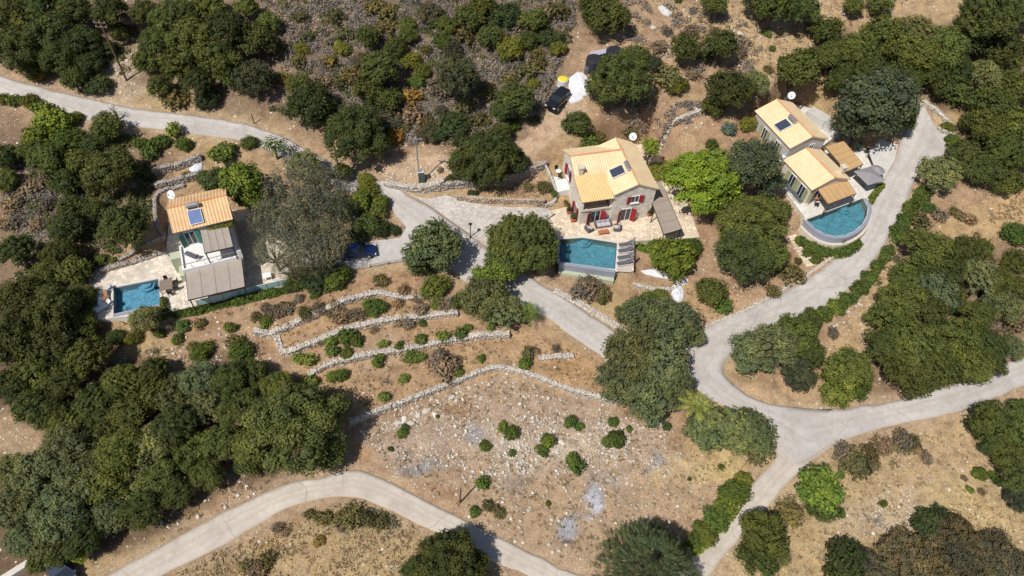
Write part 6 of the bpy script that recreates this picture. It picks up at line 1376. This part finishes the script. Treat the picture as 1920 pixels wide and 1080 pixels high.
def scatter_sprays(name, label, zones, col, per, rad, size, seed, hgt=.6, cat='scrub', upright=.3):
    """stuff: low brush that nobody could count; little domes of sprays"""
    rs = np.random.RandomState(seed); Vs, Qs, Ts, nb = [], [], [], 0; C = []
    for n, pl in zones: C += scatter_px(n, pl, rs, lambda x, y: np.clip((fbm(x * .022 + seed, y * .03) - .36) * 5, .05, 1))
    W = world_pts(C)
    rsd = np.full(len(W), -9.)
    i = np.clip(np.searchsorted(GX, W[:, 0]) - 1, 0, nx - 1); j = np.clip(np.searchsorted(GY, W[:, 1]) - 1, 0, ny - 1); ok = (road_sd[j, i] < -.5) & (pad_sd[j, i] < -.3); W = W[ok]
    n = len(W); R = rad * rs.uniform(.45, 1.25, n); tn = rs.rand(n)
    m = per; Dv = rs.normal(size=(n, m, 3)); Dv[..., 2] = np.abs(Dv[..., 2]); Dv /= np.linalg.norm(Dv, axis=2)[..., None]; rr = rs.uniform(.35, 1.05, (n, m))
    P = Dv * (R[:, None] * rr)[..., None]; P[..., 2] *= hgt; P[..., 0] += W[:, 0:1]; P[..., 1] += W[:, 1:2]; P[..., 2] += heights(W[:, 0], W[:, 1])[:, None]
    P = P.reshape(-1, 3); N = Dv.reshape(-1, 3) + rs.normal(size=(n * m, 3)) * .4 + np.array([0, 0, upright]); N /= np.linalg.norm(N, axis=1)[:, None]
    V, Q = leaves(P, N, size, rs, 1.5); t = np.clip(np.repeat(tn, m) * .55 + rs.rand(n * m) * .45, 0, 1)
    me = np_mesh(name, V, Q); set_tone(me, t); me.materials.append(m_scrub); o = bpy.data.objects.new(name, me); COL.objects.link(o); o.color = (*col, 1); props(o, label, cat, kind='stuff')
TOPZ = [(480,-60),(1080,-60),(1075,60),(1010,190),(930,250),(760,262),(640,195),(520,120)]
scatter_sprays('dry_scrub', 'grey brown dry scrub covering the upper slope', [(3000, TOPZ), (420, [(740,185),(960,190),(960,265),(750,270)]), (420, [(20,290),(130,340),(190,400),(100,470),(40,460),(10,360)]), (120, [(1080,-20),(1330,20),(1440,60),(1400,150),(1200,110)]), (60, [(960,150),(1040,110),(1040,180),(990,220)]), (60, [(1180,180),(1330,190),(1330,225),(1180,240)])], (.27, .222, .196), 60, .85, .20, 1)
scatter_sprays('green_scrub', 'mixed dark green scrub between the trees of the upper slope', [(700, TOPZ), (130, [(480,200),(700,190),(960,230),(1000,130),(1080,180),(960,270),(740,270)]), (420, [(40,240),(300,260),(280,420),(170,520),(30,520),(60,300)]), (60, [(-20,70),(240,60),(240,140),(0,130)]), (70, [(1620,440),(1900,440),(1900,700),(1680,740)])], (.10, .115, .045), 60, .8, .20, 2)
scatter_sprays('dry_tufts', 'low dull tufts of dry growth on the open ground', [(700, [(660,800),(930,700),(1150,760),(1380,860),(1260,1040),(1090,1070),(900,980),(760,900)]), (520, [(480,600),(800,500),(860,570),(1150,690),(1150,745),(940,680),(660,785),(560,690)]), (420, [(320,1080),(480,1000),(640,945),(760,975),(820,1020),(760,1090)]), (520, [(1440,960),(1560,860),(1700,815),(1840,800),(1920,900),(1920,1080),(1380,1080)]), (420, [(1180,0),(1520,0),(1720,0),(1560,70),(1500,160),(1420,150),(1330,60)]), (120, [(1560,640),(1650,500),(1700,560),(1560,740)]), (140, [(280,600),(480,560),(500,680),(260,690)]), (130, [(1720,460),(1920,360),(1920,430),(1760,470)]), (100, [(860,350),(1020,340),(1020,370),(860,370)]), (130, [(1200,540),(1400,520),(1440,560),(1330,600)]), (120, [(250,960),(480,880),(520,900),(300,1020)])], (.30, .215, .125), 9, .30, .13, 3, .6)
scatter_sprays('straw_tufts', 'pale straw coloured grass on the dry meadows', [(900, [(1440,960),(1560,860),(1700,815),(1840,800),(1920,900),(1920,1080),(1380,1080)]), (600, [(320,1080),(480,1000),(640,945),(760,975),(820,1020),(760,1090)]), (500, [(1180,0),(1520,0),(1720,0),(1560,70),(1500,160),(1420,150),(1330,60)]), (400, [(1150,880),(1380,850),(1380,900),(1260,1040),(1110,1060)]), (300, [(660,800),(1150,760),(1100,1000),(900,980)]), (350, [(480,600),(800,500),(1150,690),(1150,745),(660,785)]), (150, [(1560,640),(1690,480),(1920,360),(1920,430),(1700,560)])], (.50, .40, .25), 7, .3, .11, 4, .7, 'grass', .1)
scatter_sprays('meadow_scrub', 'grey green scrub patch inside the bend of the lower lane', [(46, [(610,955),(720,955),(750,985),(640,1000)])], (.20, .19, .12), 60, .55, .16, 8)
scatter_sprays('verge_scrub', 'brown green scrub beside the lane at lower right', [(60, [(1560,860),(1700,820),(1730,850),(1610,890)]), (30, [(1440,960),(1490,930),(1500,960),(1440,1000)])], (.17, .15, .085), 60, .7, .16, 9)
